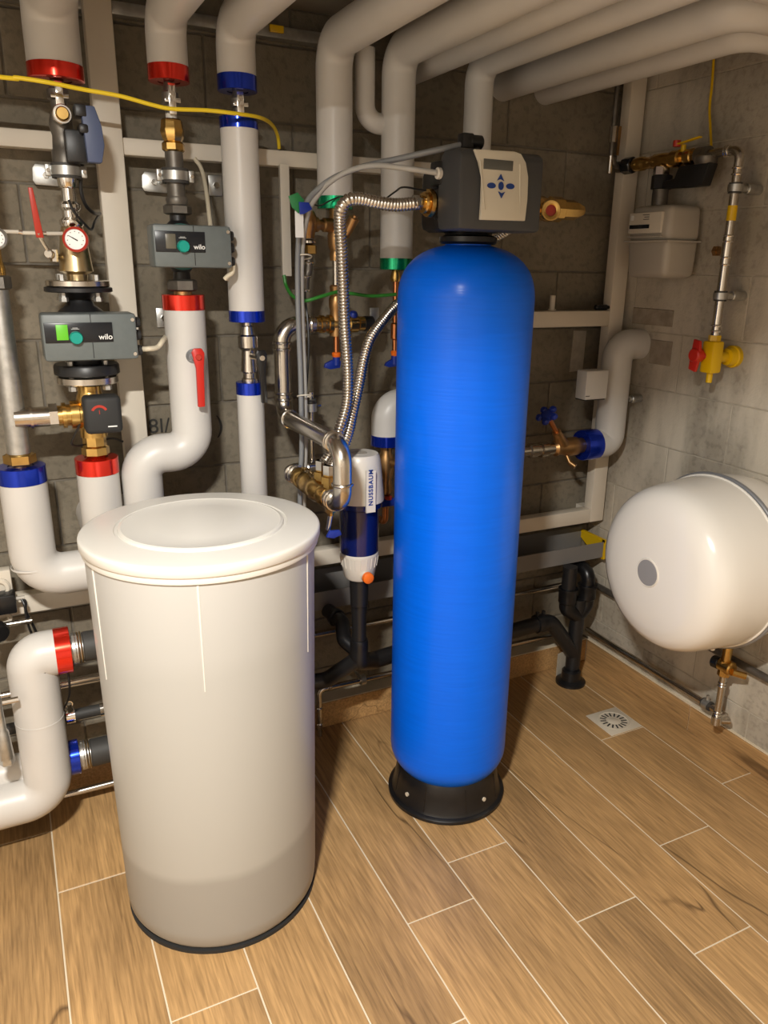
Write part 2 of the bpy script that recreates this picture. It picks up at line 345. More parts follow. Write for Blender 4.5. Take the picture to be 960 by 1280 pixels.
# floor: mortar bed and one wood-look tile after the other
fl = struct(obj('floor', MB().box((XL, YF, -0.08), (XR + .02, YB + .05, -0.0015)), 'grout'))
ys = {-3: 1.6, -2: 0.95, -1: 1.886, 0: 1.378, 1: 1.75, 2: 1.101, 3: 1.39, 4: 1.531, 5: 1.205, 6: 1.0, 7: 1.322, 8: 1.815, 9: 1.45, -4: 1.3, -5: 1.8, -6: 1.1}
plank_meshes = {}
for k in range(-6, 10):
    x0 = 0.146 + 0.2 * k - (0.0); x1 = x0 + 0.2
    x0 = max(x0, XL); x1 = min(x1, XR)
    if x1 - x0 < 0.02: continue
    ye = [ys[k] + 1.2 * j for j in range(-4, 3)]; ye = [YF] + [y for y in ye if YF + .02 < y < YB - .02] + [YB]
    for y0, y1 in zip(ye, ye[1:]):
        key = (round(x1 - x0, 3), round(y1 - y0, 3))
        if key not in plank_meshes:
            b = MB().box((-(x1 - x0) / 2 + .0020, -(y1 - y0) / 2 + .0020, -.012), ((x1 - x0) / 2 - .0020, (y1 - y0) / 2 - .0020, 0), 0.0008, seg=1)
            me = bpy.data.meshes.new('floor_tile'); me.from_pydata(b.v, [], b.f); me.materials.append(MATS['wood_tile']); plank_meshes[key] = me
        link('floor_tile', plank_meshes[key], fl, ((x0 + x1) / 2, (y0 + y1) / 2, 0))
# back wall and right wall: mortar core with concrete blocks standing proud
def block_wall(name, core, along, a0, a1, face, normal, off, m, mort, gap, rnd):
    wl = struct(obj(name, core, mort)); cache = {}
    c = 0; z = 0.005
    while z < ZC:
        z1 = min(z + 0.2, ZC); a = a0 - 0.5 + (off if c % 2 else off - 0.25)
        while a < a1:
            s0, s1 = max(a, a0), min(a + 0.5, a1)
            if s1 - s0 > 0.03:
                j = random.choice((0, rnd, -rnd)); key = (round(s1 - s0, 3), round(z1 - z, 3))
                if key not in cache:
                    L_, h = (s1 - s0) / 2 - gap, (z1 - z) / 2 - gap
                    lo, hi = ((-L_, -.02, -h), (L_, .03, h)) if along == 'x' else ((-.02, -L_, -h), (.03, L_, h))
                    b = MB().box(lo, hi, 0.003, seg=1); me = bpy.data.meshes.new('block'); me.from_pydata(b.v, [], b.f); me.materials.append(MATS[m]); cache[key] = me
                p = Vector(((s0 + s1) / 2, face + .02 + j, (z + z1) / 2)) if along == 'x' else Vector((face + .02 + j, (s0 + s1) / 2, (z + z1) / 2))
                link('block', cache[key], wl, p)
            a += 0.5
        z += 0.2; c += 1
    return wl
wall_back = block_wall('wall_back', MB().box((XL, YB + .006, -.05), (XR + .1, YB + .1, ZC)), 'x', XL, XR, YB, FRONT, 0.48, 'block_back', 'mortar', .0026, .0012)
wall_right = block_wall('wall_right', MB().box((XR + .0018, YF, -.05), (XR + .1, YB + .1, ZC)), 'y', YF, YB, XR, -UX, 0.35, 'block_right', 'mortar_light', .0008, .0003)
struct(obj('ceiling', MB().box((XL, YF, ZC), (XR + .1, YB + .1, ZC + .1)), 'ceiling_concrete'))
struct(obj('wall_left', MB().box((XL - .1, YF, -.05), (XL, YB + .1, ZC)), 'plaster'))
struct(obj('wall_front', MB().box((XL - .1, YF - .1, -.05), (XR + .1, YF, ZC)), 'plaster'))
# skirting tiles with a mortar ledge on top
def skirting(name, along, segs, face, wall):
    if along == 'x': core = MB().box((XL, face + .004, 0), (XR, wall, .103))
    else: core = MB().box((face + .004, YF, 0), (wall, 2.38, .103))
    s = struct(obj(name, core, 'grout'))
    for a, b in zip(segs, segs[1:]):
        if along == 'x': bx_ = MB().box((a + .0015, face, .002), (b - .0015, face + .009, .1), .001, seg=1)
        else: bx_ = MB().box((face, a + .0015, .002), (face + .009, b - .0015, .1), .001, seg=1)
        obj('skirting_tile', bx_, 'wood_tile', s)
skirting('baseboard_back', 'x', [XL, -.35, .25, .85, 1.45, 2.05, 2.078], 2.31, 2.39)
skirting('baseboard_right', 'y', [YF, -.6, 0., .6, 1.1, 1.73, 2.31], 2.077, 2.1)
for (ax, ay), (bx, by) in (((792, 384), (840, 409)), ((814, 424), (837, 458))):
    p0, p1 = atX(ax, ay, XR - .001), atX(bx, by, XR - .001)
    obj('brick_patch', MB().box((XR - .0035, min(p0.y, p1.y), min(p0.z, p1.z)), (XR + .01, max(p0.y, p1.y), max(p0.z, p1.z)), .002, seg=1), 'brick_patch', wall_right)
# stencil writing on the blocks of the back wall
text('stencil_mark', '8I/', at(199, 533, YB - .0025), UX * 1, UZ, 0.062, 'dark_print', wall_back)
text('stencil_mark', ')', at(275, 531, YB - .0015), UX, UZ, 0.075, 'dark_print', wall_back)
# cement patch on back wall
obj('mortar_patch', MB().prism([(-.03, -.075), (.032, -.07), (.034, .078), (-.026, .08)], at(722, 440, YB - .004), UX, UZ, -.004, 0), 'mortar_light', wall_back)
obj('mortar_patch', MB().prism([(-.05, -.05), (.06, -.05), (.06, .055), (.0, .06), (-.05, .05)], atZ(708, 828, .05) + Vector((0, 0, 0)), UX, UZ, .006, 0), 'mortar_light', wall_back)

# ------------------------------------------------------------------ cream steel frame on the back wall
FY0, FY1 = 2.28, 2.325
fr = thing('mounting_frame', 'cream painted square-tube steel mounting frame standing along the back wall', 'frame', (1.0, 2.3, 0.0))
def tube(name, lo, hi): return obj(name, MB().box(lo, hi, .004), 'cream_steel', fr)
tube('post', (0.268, FY0, 0.705), (0.335, FY1, ZC))
tube('post', (2.005, FY0, 0.649), (2.072, FY1, ZC))
Xm = at(602, 300, FY0)[0]; tube('post', (Xm - .033, FY0, .705), (Xm + .033, FY1, 1.92))
tube('rail', (XL + .2, FY0, 0.649), (2.005, FY1, 0.705))
tube('rail', (XL + .2, FY0, 1.878), (.268, FY1, 1.92)); tube('rail', (.335, FY0, 1.878), (Xm - .033, FY1, 1.92))
tube('rail', (Xm + .033, FY0, 1.415), (2.005, FY1, 1.471))
for bx0 in (.30, 1.2, 2.03): obj('wall_bracket', MB().box((bx0 - .02, FY1, .66), (bx0 + .02, YB, .70)), 'cream_steel', fr)
obj('foot', MB().box((-.55, FY0 + .003, 0.1), (-.5, FY1 - .003, 0.649)), 'cream_steel', fr)
# ceiling strut rail along the back wall
sr = thing('strut_rail', 'grey galvanised strut rail with yellow end cap under the ceiling', 'rail', (.9, 2.34, 2.22))
obj('channel', MB().box((XL + .3, 2.315, 2.205), (1.0, 2.355, 2.235), .003), 'galvanised', sr)
p = at(346, 36, 2.31); obj('end_cap', MB().box((p.x - .02, 2.308, p.z - .009), (p.x + .02, 2.316, p.z + .009), .002), 'yellow_coat', sr)
# grey cable tray with yellow end guard
tr = thing('cable_tray', 'grey steel cable tray below the frame rail with yellow end guard', 'tray', (1.4, 2.3, .51))
x0, x1 = 0.55, 2.045
mb = MB().box((x0, 2.228, .513), (x1, 2.23, .578)).box((x0, 2.228, .513), (x1, 2.372, .515)).box((x0, 2.37, .513), (x1, 2.372, .60))
obj('channel', mb, 'tray_grey', tr)
g = MB().box((x1 - .004, 2.222, .505), (x1 + .006, 2.238, .586)).prism([(0, 0), (.15, 0), (.15, .012), (0, .012)], (x1 - .004, 2.222, .575), UY, UZ, .010).prism([(.012, -.008), (.15, -.008), (.15, -.03), (.10, -.055)], (x1 - .002, 2.222, .584), UY, UZ, .004)
obj('end_guard', g, 'yellow_coat', tr)
# narrow white cable duct hanging from the upper rail
cdct = Col(356, 280, 2.27); z0, z1 = cdct.p(345).z, cdct.p(206).z
o = tag(obj('cable_duct', MB().box((cdct.X - .012, 2.262, z0), (cdct.X + .012, 2.28, z1), .002).box((cdct.X - .0135, 2.259, z0), (cdct.X + .0135, 2.266, z1), .001), 'cream_plastic', origin=(cdct.X, 2.27, z0)), 'narrow cream vertical cable duct below the upper frame rail', 'cable duct')

# ------------------------------------------------------------------ insulated pipes
def ins(label, pts, r, bend=None, caps=(), group=None, seams=(), rim=True):
    pts = [Vector(p) for p in pts]; t = thing('insulated_pipe', label, 'pipe', min(pts, key=lambda q: q.z), group)
    j = obj('jacket', MB().pipe(pts, r, bend, 28, 10), 'jacket', t)
    for q, d, L, m in caps:       # cap: start point, direction, length, foil
        q, d = Vector(q), Vector(d).normalized()
        obj('end_cap', MB().lathe([(r * .55, L), (r * 1.0, L), (r * 1.025, L * .97), (r * 1.025, 0), (r * .9, 0)], q, d, 32).lathe([(0, L * .96), (r * .8, L * .96), (r * .8, L * .5), (0, L * .5)], q, d, 24), m, t)
    for q, d in seams:
        obj('jacket_seam', MB().lathe([(r * .99, -.0025), (r * 1.012, -.002), (r * 1.012, .002), (r * .99, .0025)], q, d, 28), 'jacket', t)
    return t
ZP = 2.183
cA, cB, cC, cD = Col(23, 560, 2.16), Col(97, 350, 2.15), Col(222, 265, 2.15), Col(306, 330, 2.15)
cE, cF, cG = Col(418, 150, 2.18), Col(497, 200, 2.18), Col(598, 130, 2.18)
def riser(c, ytop_cap, wcap, r, label, foil, capd, yend, xto=None, upturn=False):
    pb = c.p(ytop_cap); pts = [pb, (c.X, c.Y, ZP), (c.X, yend, ZP)]
    if xto: pts.append((xto, yend, ZP))
    if upturn: pts.append((xto, yend, ZC))
    L = capd
    caps = [((c.X, c.Y, pb.z), (0, 0, -1), L, foil)] if foil else []
    ins(label, pts, r, r * 1.35, caps)
def dz(c, y0, y1): return abs(c.p(y0).z - c.p(y1).z)
riser(cB, 82, 0, .060, 'thick grey-white insulated ceiling pipe with red foil end at far left', 'foil_red', dz(cB, 82, 101), 1.52, XL + .02)
riser(cC, 83, 0, .048, 'grey-white insulated ceiling pipe with red foil end above the brass check valve', 'foil_red', dz(cC, 83, 103), 1.39, XL + .02)
riser(cD, 95, 0, .0485, 'grey-white insulated ceiling pipe with blue foil end above the long blue-capped pipe', 'foil_blue', dz(cD, 95, 115), 1.26, XL + .02)
riser(cE, 246, 0, .0495, 'insulated ceiling riser with green foil end above the corrugated hose bend, with an unseen run added to block lamp light', 'foil_green', dz(cE, 246, 262), .468, -.02, True)  # unseen run and upturn added to shade the tank top and right wall
riser(cF, 323, 0, .048, 'insulated ceiling riser ending lowest, green foil end behind the blue tank shoulder', 'foil_green', dz(cF, 323, 337), .88, XR)
# riser right above the softener head turns to the right wall under the ceiling
riser(cG, 215, 0, .0425, 'insulated ceiling riser directly behind the softener control head', None, 0, 1.30, XR)
ins('insulated ceiling pipe between the two green-capped risers and the rear riser', [(1.197, YB, ZP), (1.197, 1.0, ZP), (XR, 1.0, ZP)], .045, .06)
ins('insulated ceiling pipe right of the riser behind the control head', [(1.55, YB, ZP), (1.55, 1.43, ZP), (XR, 1.43, ZP)], .05, .065)
ins('rightmost insulated ceiling pipe nearest the gas meter corner', [(1.72, YB, ZP), (1.72, 1.56, ZP), (XR, 1.56, ZP)], .045, .06)
c2 = Col(456, 110, 2.20)
ins('thin insulated branch pipe elbowing into the lowest green-capped riser', [(c2.X, c2.Y, ZP), (c2.X, c2.Y, c2.p(153).z), (cF.X, c2.Y, c2.p(153).z)], .028, .045)

# column A : steel pipe, brass nut, insulated elbow
tA = thing('steel_pipe', 'galvanised vertical steel pipe with brass union nut at the left edge', 'pipe', cA.p(580))
m_ = MB(); cA.st(m_, [(566, 27), (362, 27)]); obj('pipe', m_, 'galvanised', tA)
m_ = MB(); cA.st(m_, [(580, 30), (578, 38), (568, 38), (566, 30)], 6); obj('union_nut', m_, 'brass', tA)
m_ = MB(); cA.st(m_, [(586, 16), (578, 16)], 16); obj('nipple', m_, 'brass', tA)
m_ = MB(); cA.st(m_, [(362, 30), (360, 36), (346, 36), (344, 30)], 6); obj('union_nut', m_, 'dark_steel', tA)
m_ = MB(); cA.st(m_, [(345, 26), (335, 26), (325, 22), (304, 22)]); obj('fitting', m_, 'brass', tA)
m_ = MB(); m_.cyl(cA.p(304), (cA.X, cA.Y, ZC), .0235, n=24); obj('pipe', m_, 'galvanised', tA)
rA = cA.r(620, 55); zA = zat(cA.X, cA.Y, 721)
ins('insulated pipe with blue foil collar elbowing right beside the salt tank lid', [cA.p(602), (cA.X, cA.Y, zA), (.45, cA.Y, zA)], rA, rA * 1.25,
    [(cA.p(602), UZ, dz(cA, 602, 582), 'foil_blue')], seams=[(cA.p(706), UZ), ((cA.X + .155, cA.Y, zA), UX)])
# column B lower insulated pipe
rB = cB.r(600, 50)
ins('insulated pipe with red foil collar under the black mixing valve', [cB.p(590), (cB.X, cB.Y, .90), (cB.X, YB, .90)], rB, None, [(cB.p(590), UZ, dz(cB, 590, 571), 'foil_red')])
# column C S-bend
rC = cC.r(420, 50); zS = zat(cC.X, cC.Y, 563); xS = at(178, 600, cC.Y)[0]
ins('insulated S-bend pipe with red foil collar and red lever', [cC.p(387), (cC.X, cC.Y, zS), (xS, cC.Y, zS), (xS, cC.Y, .90), (xS, YB, .90)], rC, rC * 1.12, [(cC.p(387), UZ, dz(cC, 387, 368), 'foil_red')])
# column D
rD = cD.r(280, 45)
ins('long insulated pipe with blue foil collars at both ends', [cD.p(388), cD.p(162)], rD, None, [(cD.p(162), UZ, dz(cD, 162, 147), 'foil_blue'), (cD.p(388), -UZ, dz(cD, 388, 402), 'foil_blue')])
rD2 = cD.r(540, 33)
ins('slim insulated pipe with blue foil collar under the black lever', [cD.p(492), (cD.X, cD.Y, .80), (cD.X, YB, .80)], rD2, None, [(cD.p(492), UZ, dz(cD, 492, 477), 'foil_blue')])

# ------------------------------------------------------------------ valves between the pipe ends
def mini_valve(c, y0, y1, label, w=15):   # chrome ball valve: body, nut, flat lever seen edge on
    t = thing('ball_valve', label, 'valve', c.p(y1)); m_ = MB(); k = (y1 - y0)
    c.st(m_, [(y0, w * .8), (y0 + k * .25, w), (y0 + k * .3, w * 1.3), (y0 + k * .6, w * 1.3), (y0 + k * .65, w), (y1, w * .8)]); obj('body', m_, 'dark_steel', t)
    pc = c.p(y0 + k * .5); r = c.r(y0 + k * .5, w)
    obj('lever', MB().box((c.X - .009, c.Y - r * 1.75, c.p(y1 - 3).z), (c.X + .009, c.Y - r * 1.5, c.p(y0 + 3).z), .002), 'chrome', t)
    obj('lever_bolt', MB().cyl((c.X, c.Y - r, c.p(y0 + k * .35).z), (c.X, c.Y - r * 1.9, c.p(y0 + k * .35).z), .006, n=6), 'stainless', t)
    obj('lever_stop', MB().box((c.X - .018, c.Y - r * 1.7, pc.z - .008), (c.X + .02, c.Y - r * 1.3, pc.z + .002), .001), 'chrome', t)
    return t
t = mini_valve(cB, 101, 140, 'chrome ball valve under the thick red-capped ceiling pipe', 20)
mini_valve(cC, 103, 148, 'chrome ball valve above the brass check valve', 16)
mini_valve(cD, 113, 148, 'small chrome ball valve between two blue foil collars', 14)
# column B: shutoff valve with round brass plug and blue-grey handle
t = thing('shutoff_valve', 'dark shutoff valve with round brass plug and blue-grey plate handle', 'valve', cB.p(207))
m_ = MB(); cB.st(m_, [(207, 26), (205, 30), (190, 30), (187, 26), (170, 24), (160, 29), (150, 27), (140, 22)]); obj('body', m_, 'dark_steel', t)
pp = cB.p(147); q = pp + Vector((0, -.055, 0)); rr = mm(11, pp)
obj('plug_seat', MB().cyl(pp, q, rr * 1.05, n=24, bev=.002), 'stainless', t); obj('brass_plug', MB().lathe([(0, .012), (rr * .6, .012), (rr * .72, .009), (rr * .75, 0), (0, 0)], q, FRONT, 24), 'brass', t)
hp = at(115, 170, 2.10); hz = mm(32, hp)
obj('handle_bracket', MB().box((cB.X, 2.09, hp.z - hz), (hp.x - .012, 2.13, hp.z + .01), .004).box((hp.x - .035, 2.07, hp.z + .035), (hp.x - .01, 2.12, hp.z + .062), .004).box((hp.x - .03, 2.07, hp.z + .0), (hp.x - .008, 2.12, hp.z + .022), .006), 'black_plastic', t)
obj('handle', MB().prism([(-.019, -hz), (.012, -hz), (.021, -hz * .35), (.018, hz * .35), (.006, hz), (-.024, hz)], (hp.x + .002, 2.10, hp.z), UX, UZ, .028, .003), 'handle_blue_grey', t)
# pipe clamps with wall plates
def clamp(c, py, w, label, side=-1, plate_px=None, hpx=14):
    t = thing('pipe_clamp', label, 'clamp', c.p(py)); P = c.p(py); r = mm(w, P) / 2; h = mm(hpx, P) / 2
    obj('rubber_lining', MB().lathe([(r * .8, -h * 1.25), (r * 1.02, -h * 1.25), (r * 1.02, h * 1.25), (r * .8, h * 1.25)], P, UZ, 28), 'rubber', t)
    obj('band', MB().lathe([(r, -h * .75), (r * 1.07, -h * .75), (r * 1.07, h * .75), (r, h * .75)], P, UZ, 28), 'galvanised', t)
    for s in (-1, 1):
        obj('ear', MB().box((P.x + s * r * 1.02 - (.0 if s > 0 else .013), P.y - .006, P.z - h), (P.x + s * r * 1.02 + (.013 if s > 0 else .0), P.y + .006, P.z + h), .002), 'galvanised', t)
        obj('screw', MB().cyl((P.x + s * (r * 1.02 + .007), P.y - .013, P.z), (P.x + s * (r * 1.02 + .007), P.y + .012, P.z), .0045, n=8), 'chrome', t)
    if plate_px:
        q = at(plate_px[0], plate_px[1], YB - .03)
        obj('wall_plate', MB().prism([(-.026, -.024), (.034, -.026), (.04, -.01), (.018, .024), (-.022, .026), (-.030, .016), (-.032, -.014)], (q.x, YB - .03, q.z), UX, UZ, .004, .001), 'galvanised', t)
        obj('plate_bolt', MB().cyl((q.x, YB - .042, q.z), (q.x, YB, q.z), .008, n=6), 'stainless', t)
        obj('rod', MB().cyl((P.x, P.y + r, P.z), (P.x, YB, P.z), .006, n=10), 'galvanised', t)
clamp(cB, 214, 34, 'galvanised pipe clamp with wall plate below the blue-grey valve handle', plate_px=(57, 219))
clamp(cC, 220, 32, 'galvanised pipe clamp with wall plate below the brass check valve', plate_px=(192, 228))
# column B : press fitting, gauge block, flanges
t = thing('press_fitting', 'shiny chrome press fitting above the red-rimmed thermometer', 'fitting', cB.p(283))
m_ = MB(); cB.st(m_, [(284, 24), (281, 28), (276, 28), (272, 20), (264, 20), (260, 26), (256, 26), (252, 18), (236, 17), (233, 22), (222, 24)]); obj('body', m_, 'chrome', t)
t = thing('gauge_fitting', 'brass reducer above the upper pump flange with thermometer', 'fitting', cB.p(347))
m_ = MB(); cB.st(m_, [(352, 24), (343, 26), (339, 40), (325, 37), (310, 34), (295, 31), (284, 25)]); obj('reducer', m_, 'pale_brass', t)
gp = at(96, 300, 2.10)
obj('gauge_stem', MB().cyl((gp.x, 2.10, gp.z), (gp.x, 2.15, gp.z), .01), 'brass', t)
def gauge(pos, r, d, rimmat, parent):
    pos = Vector(pos); d = Vector(d).normalized()
    g = obj('gauge_case', MB().lathe([(0, 0), (r * .96, 0), (r, .004), (r, .02), (r * .82, .024), (r * .80, .018), (0, .018)], pos, d, 32), rimmat, parent)
    obj('gauge_dial', MB().lathe([(0, .0195), (r * .8, .0195), (r * .8, .0185)], pos, d, 32), 'white_print', g)
    u = UZ.cross(-d).normalized(); v = (-d).cross(u).normalized(); u, v = -u, -v
    if v.z < 0: v = -v
    rot = pos + d * .0205
    tk = MB()
    for k in range(9):
        a = math.radians(-40 + k * 32.5); dirv = u * math.cos(a) + v * math.sin(a); tk.box(rot + dirv * r * .62 - Vector((.0009, .0004, .0009)), rot + dirv * r * .62 + Vector((.0009, .0004, .0009)))
    obj('gauge_tick', tk, 'dark_print', g)
    a = math.radians(150); dv = u * math.cos(a) + v * math.sin(a)
    obj('gauge_needle', MB().cyl(rot - dv * r * .2, rot + dv * r * .6, .0015, .0006, 8), 'dark_print', g)
gauge((gp.x, 2.10, gp.z), mm(15, gp), (-.25, -1, .05), 'red_coat', t)
t2 = thing('thermometer', 'round white dial gauge cut by the left photo edge', 'gauge', cA.p(300)); q = at(-3, 298, 2.10)
obj('gauge_stem', MB().cyl((q.x, 2.10, q.z), (cA.X, cA.Y, q.z), .008), 'brass', t2); gauge((q.x, 2.10, q.z), mm(13, q), (-.2, -1, 0), 'galvanised', t2)
# small drain valve with a long red lever, and capillary line
t = thing('drain_valve', 'small chrome valve with a long upright red lever', 'valve', at(65, 318, 2.12))
a, b = at(66, 318, 2.12), at(57, 312, 2.09)
obj('body', MB().cyl(at(70, 321, 2.15), at(60, 317, 2.10), .011, n=12, bev=.002).cyl(at(67, 312, 2.12), at(68, 327, 2.12), .009, n=6), 'stainless', t)
pth = [at(59, 312, 2.095), at(50, 297, 2.085), at(48, 291, 2.08), at(37, 234, 2.07)]
obj('lever_arm', MB().sweep(pth[:2] + [pth[2]], .004, 8), 'chrome', t); obj('lever', MB().prism([(-.0085, 0), (.0085, 0), (.006, (pth[3] - pth[1]).length), (-.004, (pth[3] - pth[1]).length)], pth[1], UX, (pth[3] - pth[1]), .006, .002), 'red_coat', t)
t = thing('capillary_line', 'thin white capillary line joining the two round gauges', 'line', at(40, 291, 2.13))
obj('line', MB().sweep([at(-3, 289.2, 2.13), at(24, 290, 2.13)], .0045, 8).sweep([at(27, 291, 2.13), at(50, 291.5, 2.13)], .0045, 8).sweep([at(57, 292, 2.13), at(84, 292, 2.14)], .0045, 8), 'cream_plastic', t)
obj('ferrule', MB().cyl(at(23, 290, 2.13), at(28, 291, 2.13), .0055, n=10), 'chrome', t); obj('ferrule', MB().cyl(at(49, 291.5, 2.13), at(58, 292, 2.13), .0055, n=10), 'chrome', t)
# ------------------------------------------------------------------ circulation pumps
def pump(c, x0, x1, y0, y1, panel, disp, knob, word, label, disp_mat, neck, flanges, fs):
    t = thing('circulation_pump', label, 'pump', c.p(y1 + 30)); YH = 2.035
    a, b = at(x0, (y0 + y1) / 2, YH), at(x1, (y0 + y1) / 2, YH); zt, zb = at((x0 + x1) / 2, y0, YH).z, at((x0 + x1) / 2, y1, YH).z
    h = obj('control_box', MB().box((a.x, YH, zb), (b.x, YH + .085, zt), .008), 'pump_grey', t)
    obj('motor', MB().cyl((c.X, YH + .08, (zt + zb) / 2), (c.X, c.Y + .05, (zt + zb) / 2), (zt - zb) * .56, n=28, bev=.006), 'pump_green', t)
    xs = a.x + (b.x - a.x) * .51
    obj('head_joint', MB().box((xs - .0008, YH - .0006, zb + .006), (xs + .0008, YH + .03, zt - .002)), 'black_plastic', h)
    P0, P1 = at(panel[0], panel[1], YH), at(panel[2], panel[3], YH)
    pn = obj('panel', MB().box((max(P0.x, a.x + .002), YH - .003, P1.z), (P1.x, YH + .004, P0.z), .001), 'panel_black', t)
    D0, D1 = at(disp[0], disp[1], YH), at(disp[2], disp[3], YH); obj('display', MB().box((D0.x, YH - .0045, D1.z), (D1.x, YH, D0.z), .0008), disp_mat, pn)
    K = at(knob[0], knob[1], YH); rk = mm(knob[2], K)
    obj('knob', MB().lathe([(0, .017), (rk * .85, .017), (rk * .97, .013), (rk, 0), (0, 0)], (K.x, YH - .002, K.z), FRONT, 28), 'teal_knob', pn)
    obj('knob_mark', MB().box((K.x - .009, YH - .0042, K.z + rk * 1.28), (K.x + .009, YH - .002, K.z + rk * 1.33)).box((K.x - .006, YH - .0042, K.z + rk * 1.45), (K.x + .006, YH - .002, K.z + rk * 1.5)), 'white_print', pn)
    W = at(word[0], word[1], YH); text('lettering', 'wilo', (W.x, YH - .0036, W.z), UX, UZ, fs, 'white_print', pn, bold=.00015)
    for k, zz in enumerate((.78, .5, .16)):
        gz = zb + (zt - zb) * zz; gl = obj('cable_gland', MB().lathe([(0, .018), (.011, .018), (.013, .012), (.013, 0), (0, 0)], (b.x - .004, YH + .04, gz), UX, 20), 'black_matt', t)
        obj('gland_bore', MB().lathe([(0, .0186), (.007, .0186), (.007, .017)], (b.x - .004, YH + .04, gz), UX, 16), 'pump_grey', gl)
    for zz in (.86, .12): obj('screw', MB().cyl((b.x - .009, YH - .0025, zb + (zt - zb) * zz), (b.x - .009, YH + .003, zb + (zt - zb) * zz), .0045, n=10), 'chrome', t)
    m_ = MB(); c.st(m_, neck[0]); obj('upper_neck', m_, 'black_plastic', t); m_ = MB(); c.st(m_, neck[1]); obj('lower_neck', m_, 'black_plastic', t)
    return t, a, b, zt, zb
t, a, b, zt, zb = pump(cB, 53, 172, 392, 451, (54, 404, 142, 427), (69, 406, 86, 425), (95, 422, 8), (132, 421), 'grey circulation pump with lit green display and black flanges', 'display_green',
     ([(394, 58), (388, 52), (381, 34), (373, 28), (367, 38), (365, 46)], [(456, 44), (450, 46), (430, 50)]), None, .0185)
def flange(c, rows, bolts_py, rpx, mname, parent, n=4, up=True, nm='flange'):
    m_ = MB(); c.st(m_, rows, 40); f = obj(nm, m_, mname, parent)
    return f
flange(cB, [(365, 77), (364, 80), (359.5, 80), (358.5, 77)], 0, 0, 'black_plastic', t); flange(cB, [(358, 72), (357, 75), (351, 75), (350, 72)], 0, 0, 'stainless', t, nm='counter_flange')
flange(cB, [(468, 70), (466, 77), (456, 77), (454, 74)], 0, 0, 'black_plastic', t); flange(cB, [(479, 66), (477, 72), (470, 72), (469, 70)], 0, 0, 'stainless', t, nm='counter_flange')
for yc, ys_ in ((356, (343, 376)), (468, (449, 485))):
    for k in range(4):
        an = math.pi / 4 + k * math.pi / 2; P = cB.p(yc); R_ = cB.r(yc, 56)
        obj('flange_bolt', MB().cyl((P.x + R_ * math.cos(an), P.y + R_ * math.sin(an), cB.p(ys_[1]).z), (P.x + R_ * math.cos(an), P.y + R_ * math.sin(an), cB.p(ys_[0]).z), .0075, n=6).cyl((P.x + R_ * math.cos(an), P.y + R_ * math.sin(an), cB.p(ys_[1]).z), (P.x + R_ * math.cos(an), P.y + R_ * math.sin(an), cB.p(ys_[1]).z + .01), .011, n=6), 'galvanised', t)
tag(obj('cable', MB().sweep(smooth_path([(b.x + .012, 2.075, zb + .02), at(186, 436, 2.06), at(197, 434, 2.07), at(204, 425, 2.09), at(207, 421, 2.2)]), .0065, 10), 'white_cable', origin=(b.x, 2.08, zb)), 'short cream cable curling out of the lit-display pump', 'cable')
t, a, b, zt, zb = pump(cC, 192, 290, 281, 335, (193, 288, 257, 316), (206, 292, 220, 311), (228.5, 308, 7.5), (249, 309), 'grey circulation pump with dark display on the red-levered pipe', 'display_off',
     ([(284, 36), (276, 20), (268, 20)], [(352, 22), (340, 20), (330, 36)]), None, .0165)
m_ = MB(); cC.st(m_, [(269, 26), (267, 35), (258, 35), (256, 28)], 6); obj('union_nut', m_, 'dark_steel', t)
m_ = MB(); cC.st(m_, [(364, 28), (362, 37), (351, 37), (349, 30)], 6); obj('union_nut', m_, 'dark_steel', t)
m_ = MB(); cC.st(m_, [(374, 22), (362, 22)], 20); obj('nipple', m_, 'bronze', t)
tag(obj('cable', MB().sweep(smooth_path([(b.x + .012, 2.075, zb + .012), at(291, 340, 2.07), at(285, 345, 2.075), at(281, 349, 2.08)], 6), .006, 10).sweep(smooth_path([(b.x + .01, 2.075, zb + .02), at(289, 338, 2.08), at(284, 350, 2.09)], 6), .005, 8), 'white_cable', origin=(b.x, 2.08, zb)), 'two short cream cable stubs under the dark-display pump', 'cable')
tag(obj('cable', MB().sweep(smooth_path([at(243, 198, 2.26), at(252, 212, 2.25), at(258, 240, 2.2), at(263, 283, 2.09)], 8), .0055, 10), 'white_cable', origin=at(263, 283, 2.09)), 'thin cream cable dropping to the top of the dark-display pump', 'cable')
# brass check valve column C
t = thing('check_valve', 'hexagonal brass check valve under the red-capped pipe', 'valve', cC.p(256))
m_ = MB(); cC.st(m_, [(190, 24), (188, 28), (180, 28), (177, 22), (173, 26), (164, 30), (160, 28), (151, 26), (149, 22)], 8); obj('body', m_, 'brass', t)
m_ = MB(); cC.st(m_, [(258, 22), (190, 22)], 20); obj('pipe', m_, 'dark_steel', t); m_ = MB(); cC.st(m_, [(150, 14), (141, 14)], 16); obj('seal_ring', m_, 'white_plastic', t)
m_ = MB(); cC.st(m_, [(256, 25), (250, 28), (246, 25)], 16); obj('collar', m_, 'dark_steel', t)
def plate(px, label, py):
    q = at(px, py, YB - .004); t = thing('wall_plate', label, 'plate', q)
    obj('plate', MB().box((q.x - .02, YB - .008, q.z - .028), (q.x + .02, YB - .002, q.z + .028), .003), 'galvanised', t); obj('bolt', MB().cyl((q.x, YB - .022, q.z), (q.x, YB - .004, q.z), .009, n=6), 'chrome', t)
plate(269, 'small galvanised wall plate left of the long blue-capped pipe', 232); plate(204, 'small galvanised wall plate left of the lower red collar', 397)
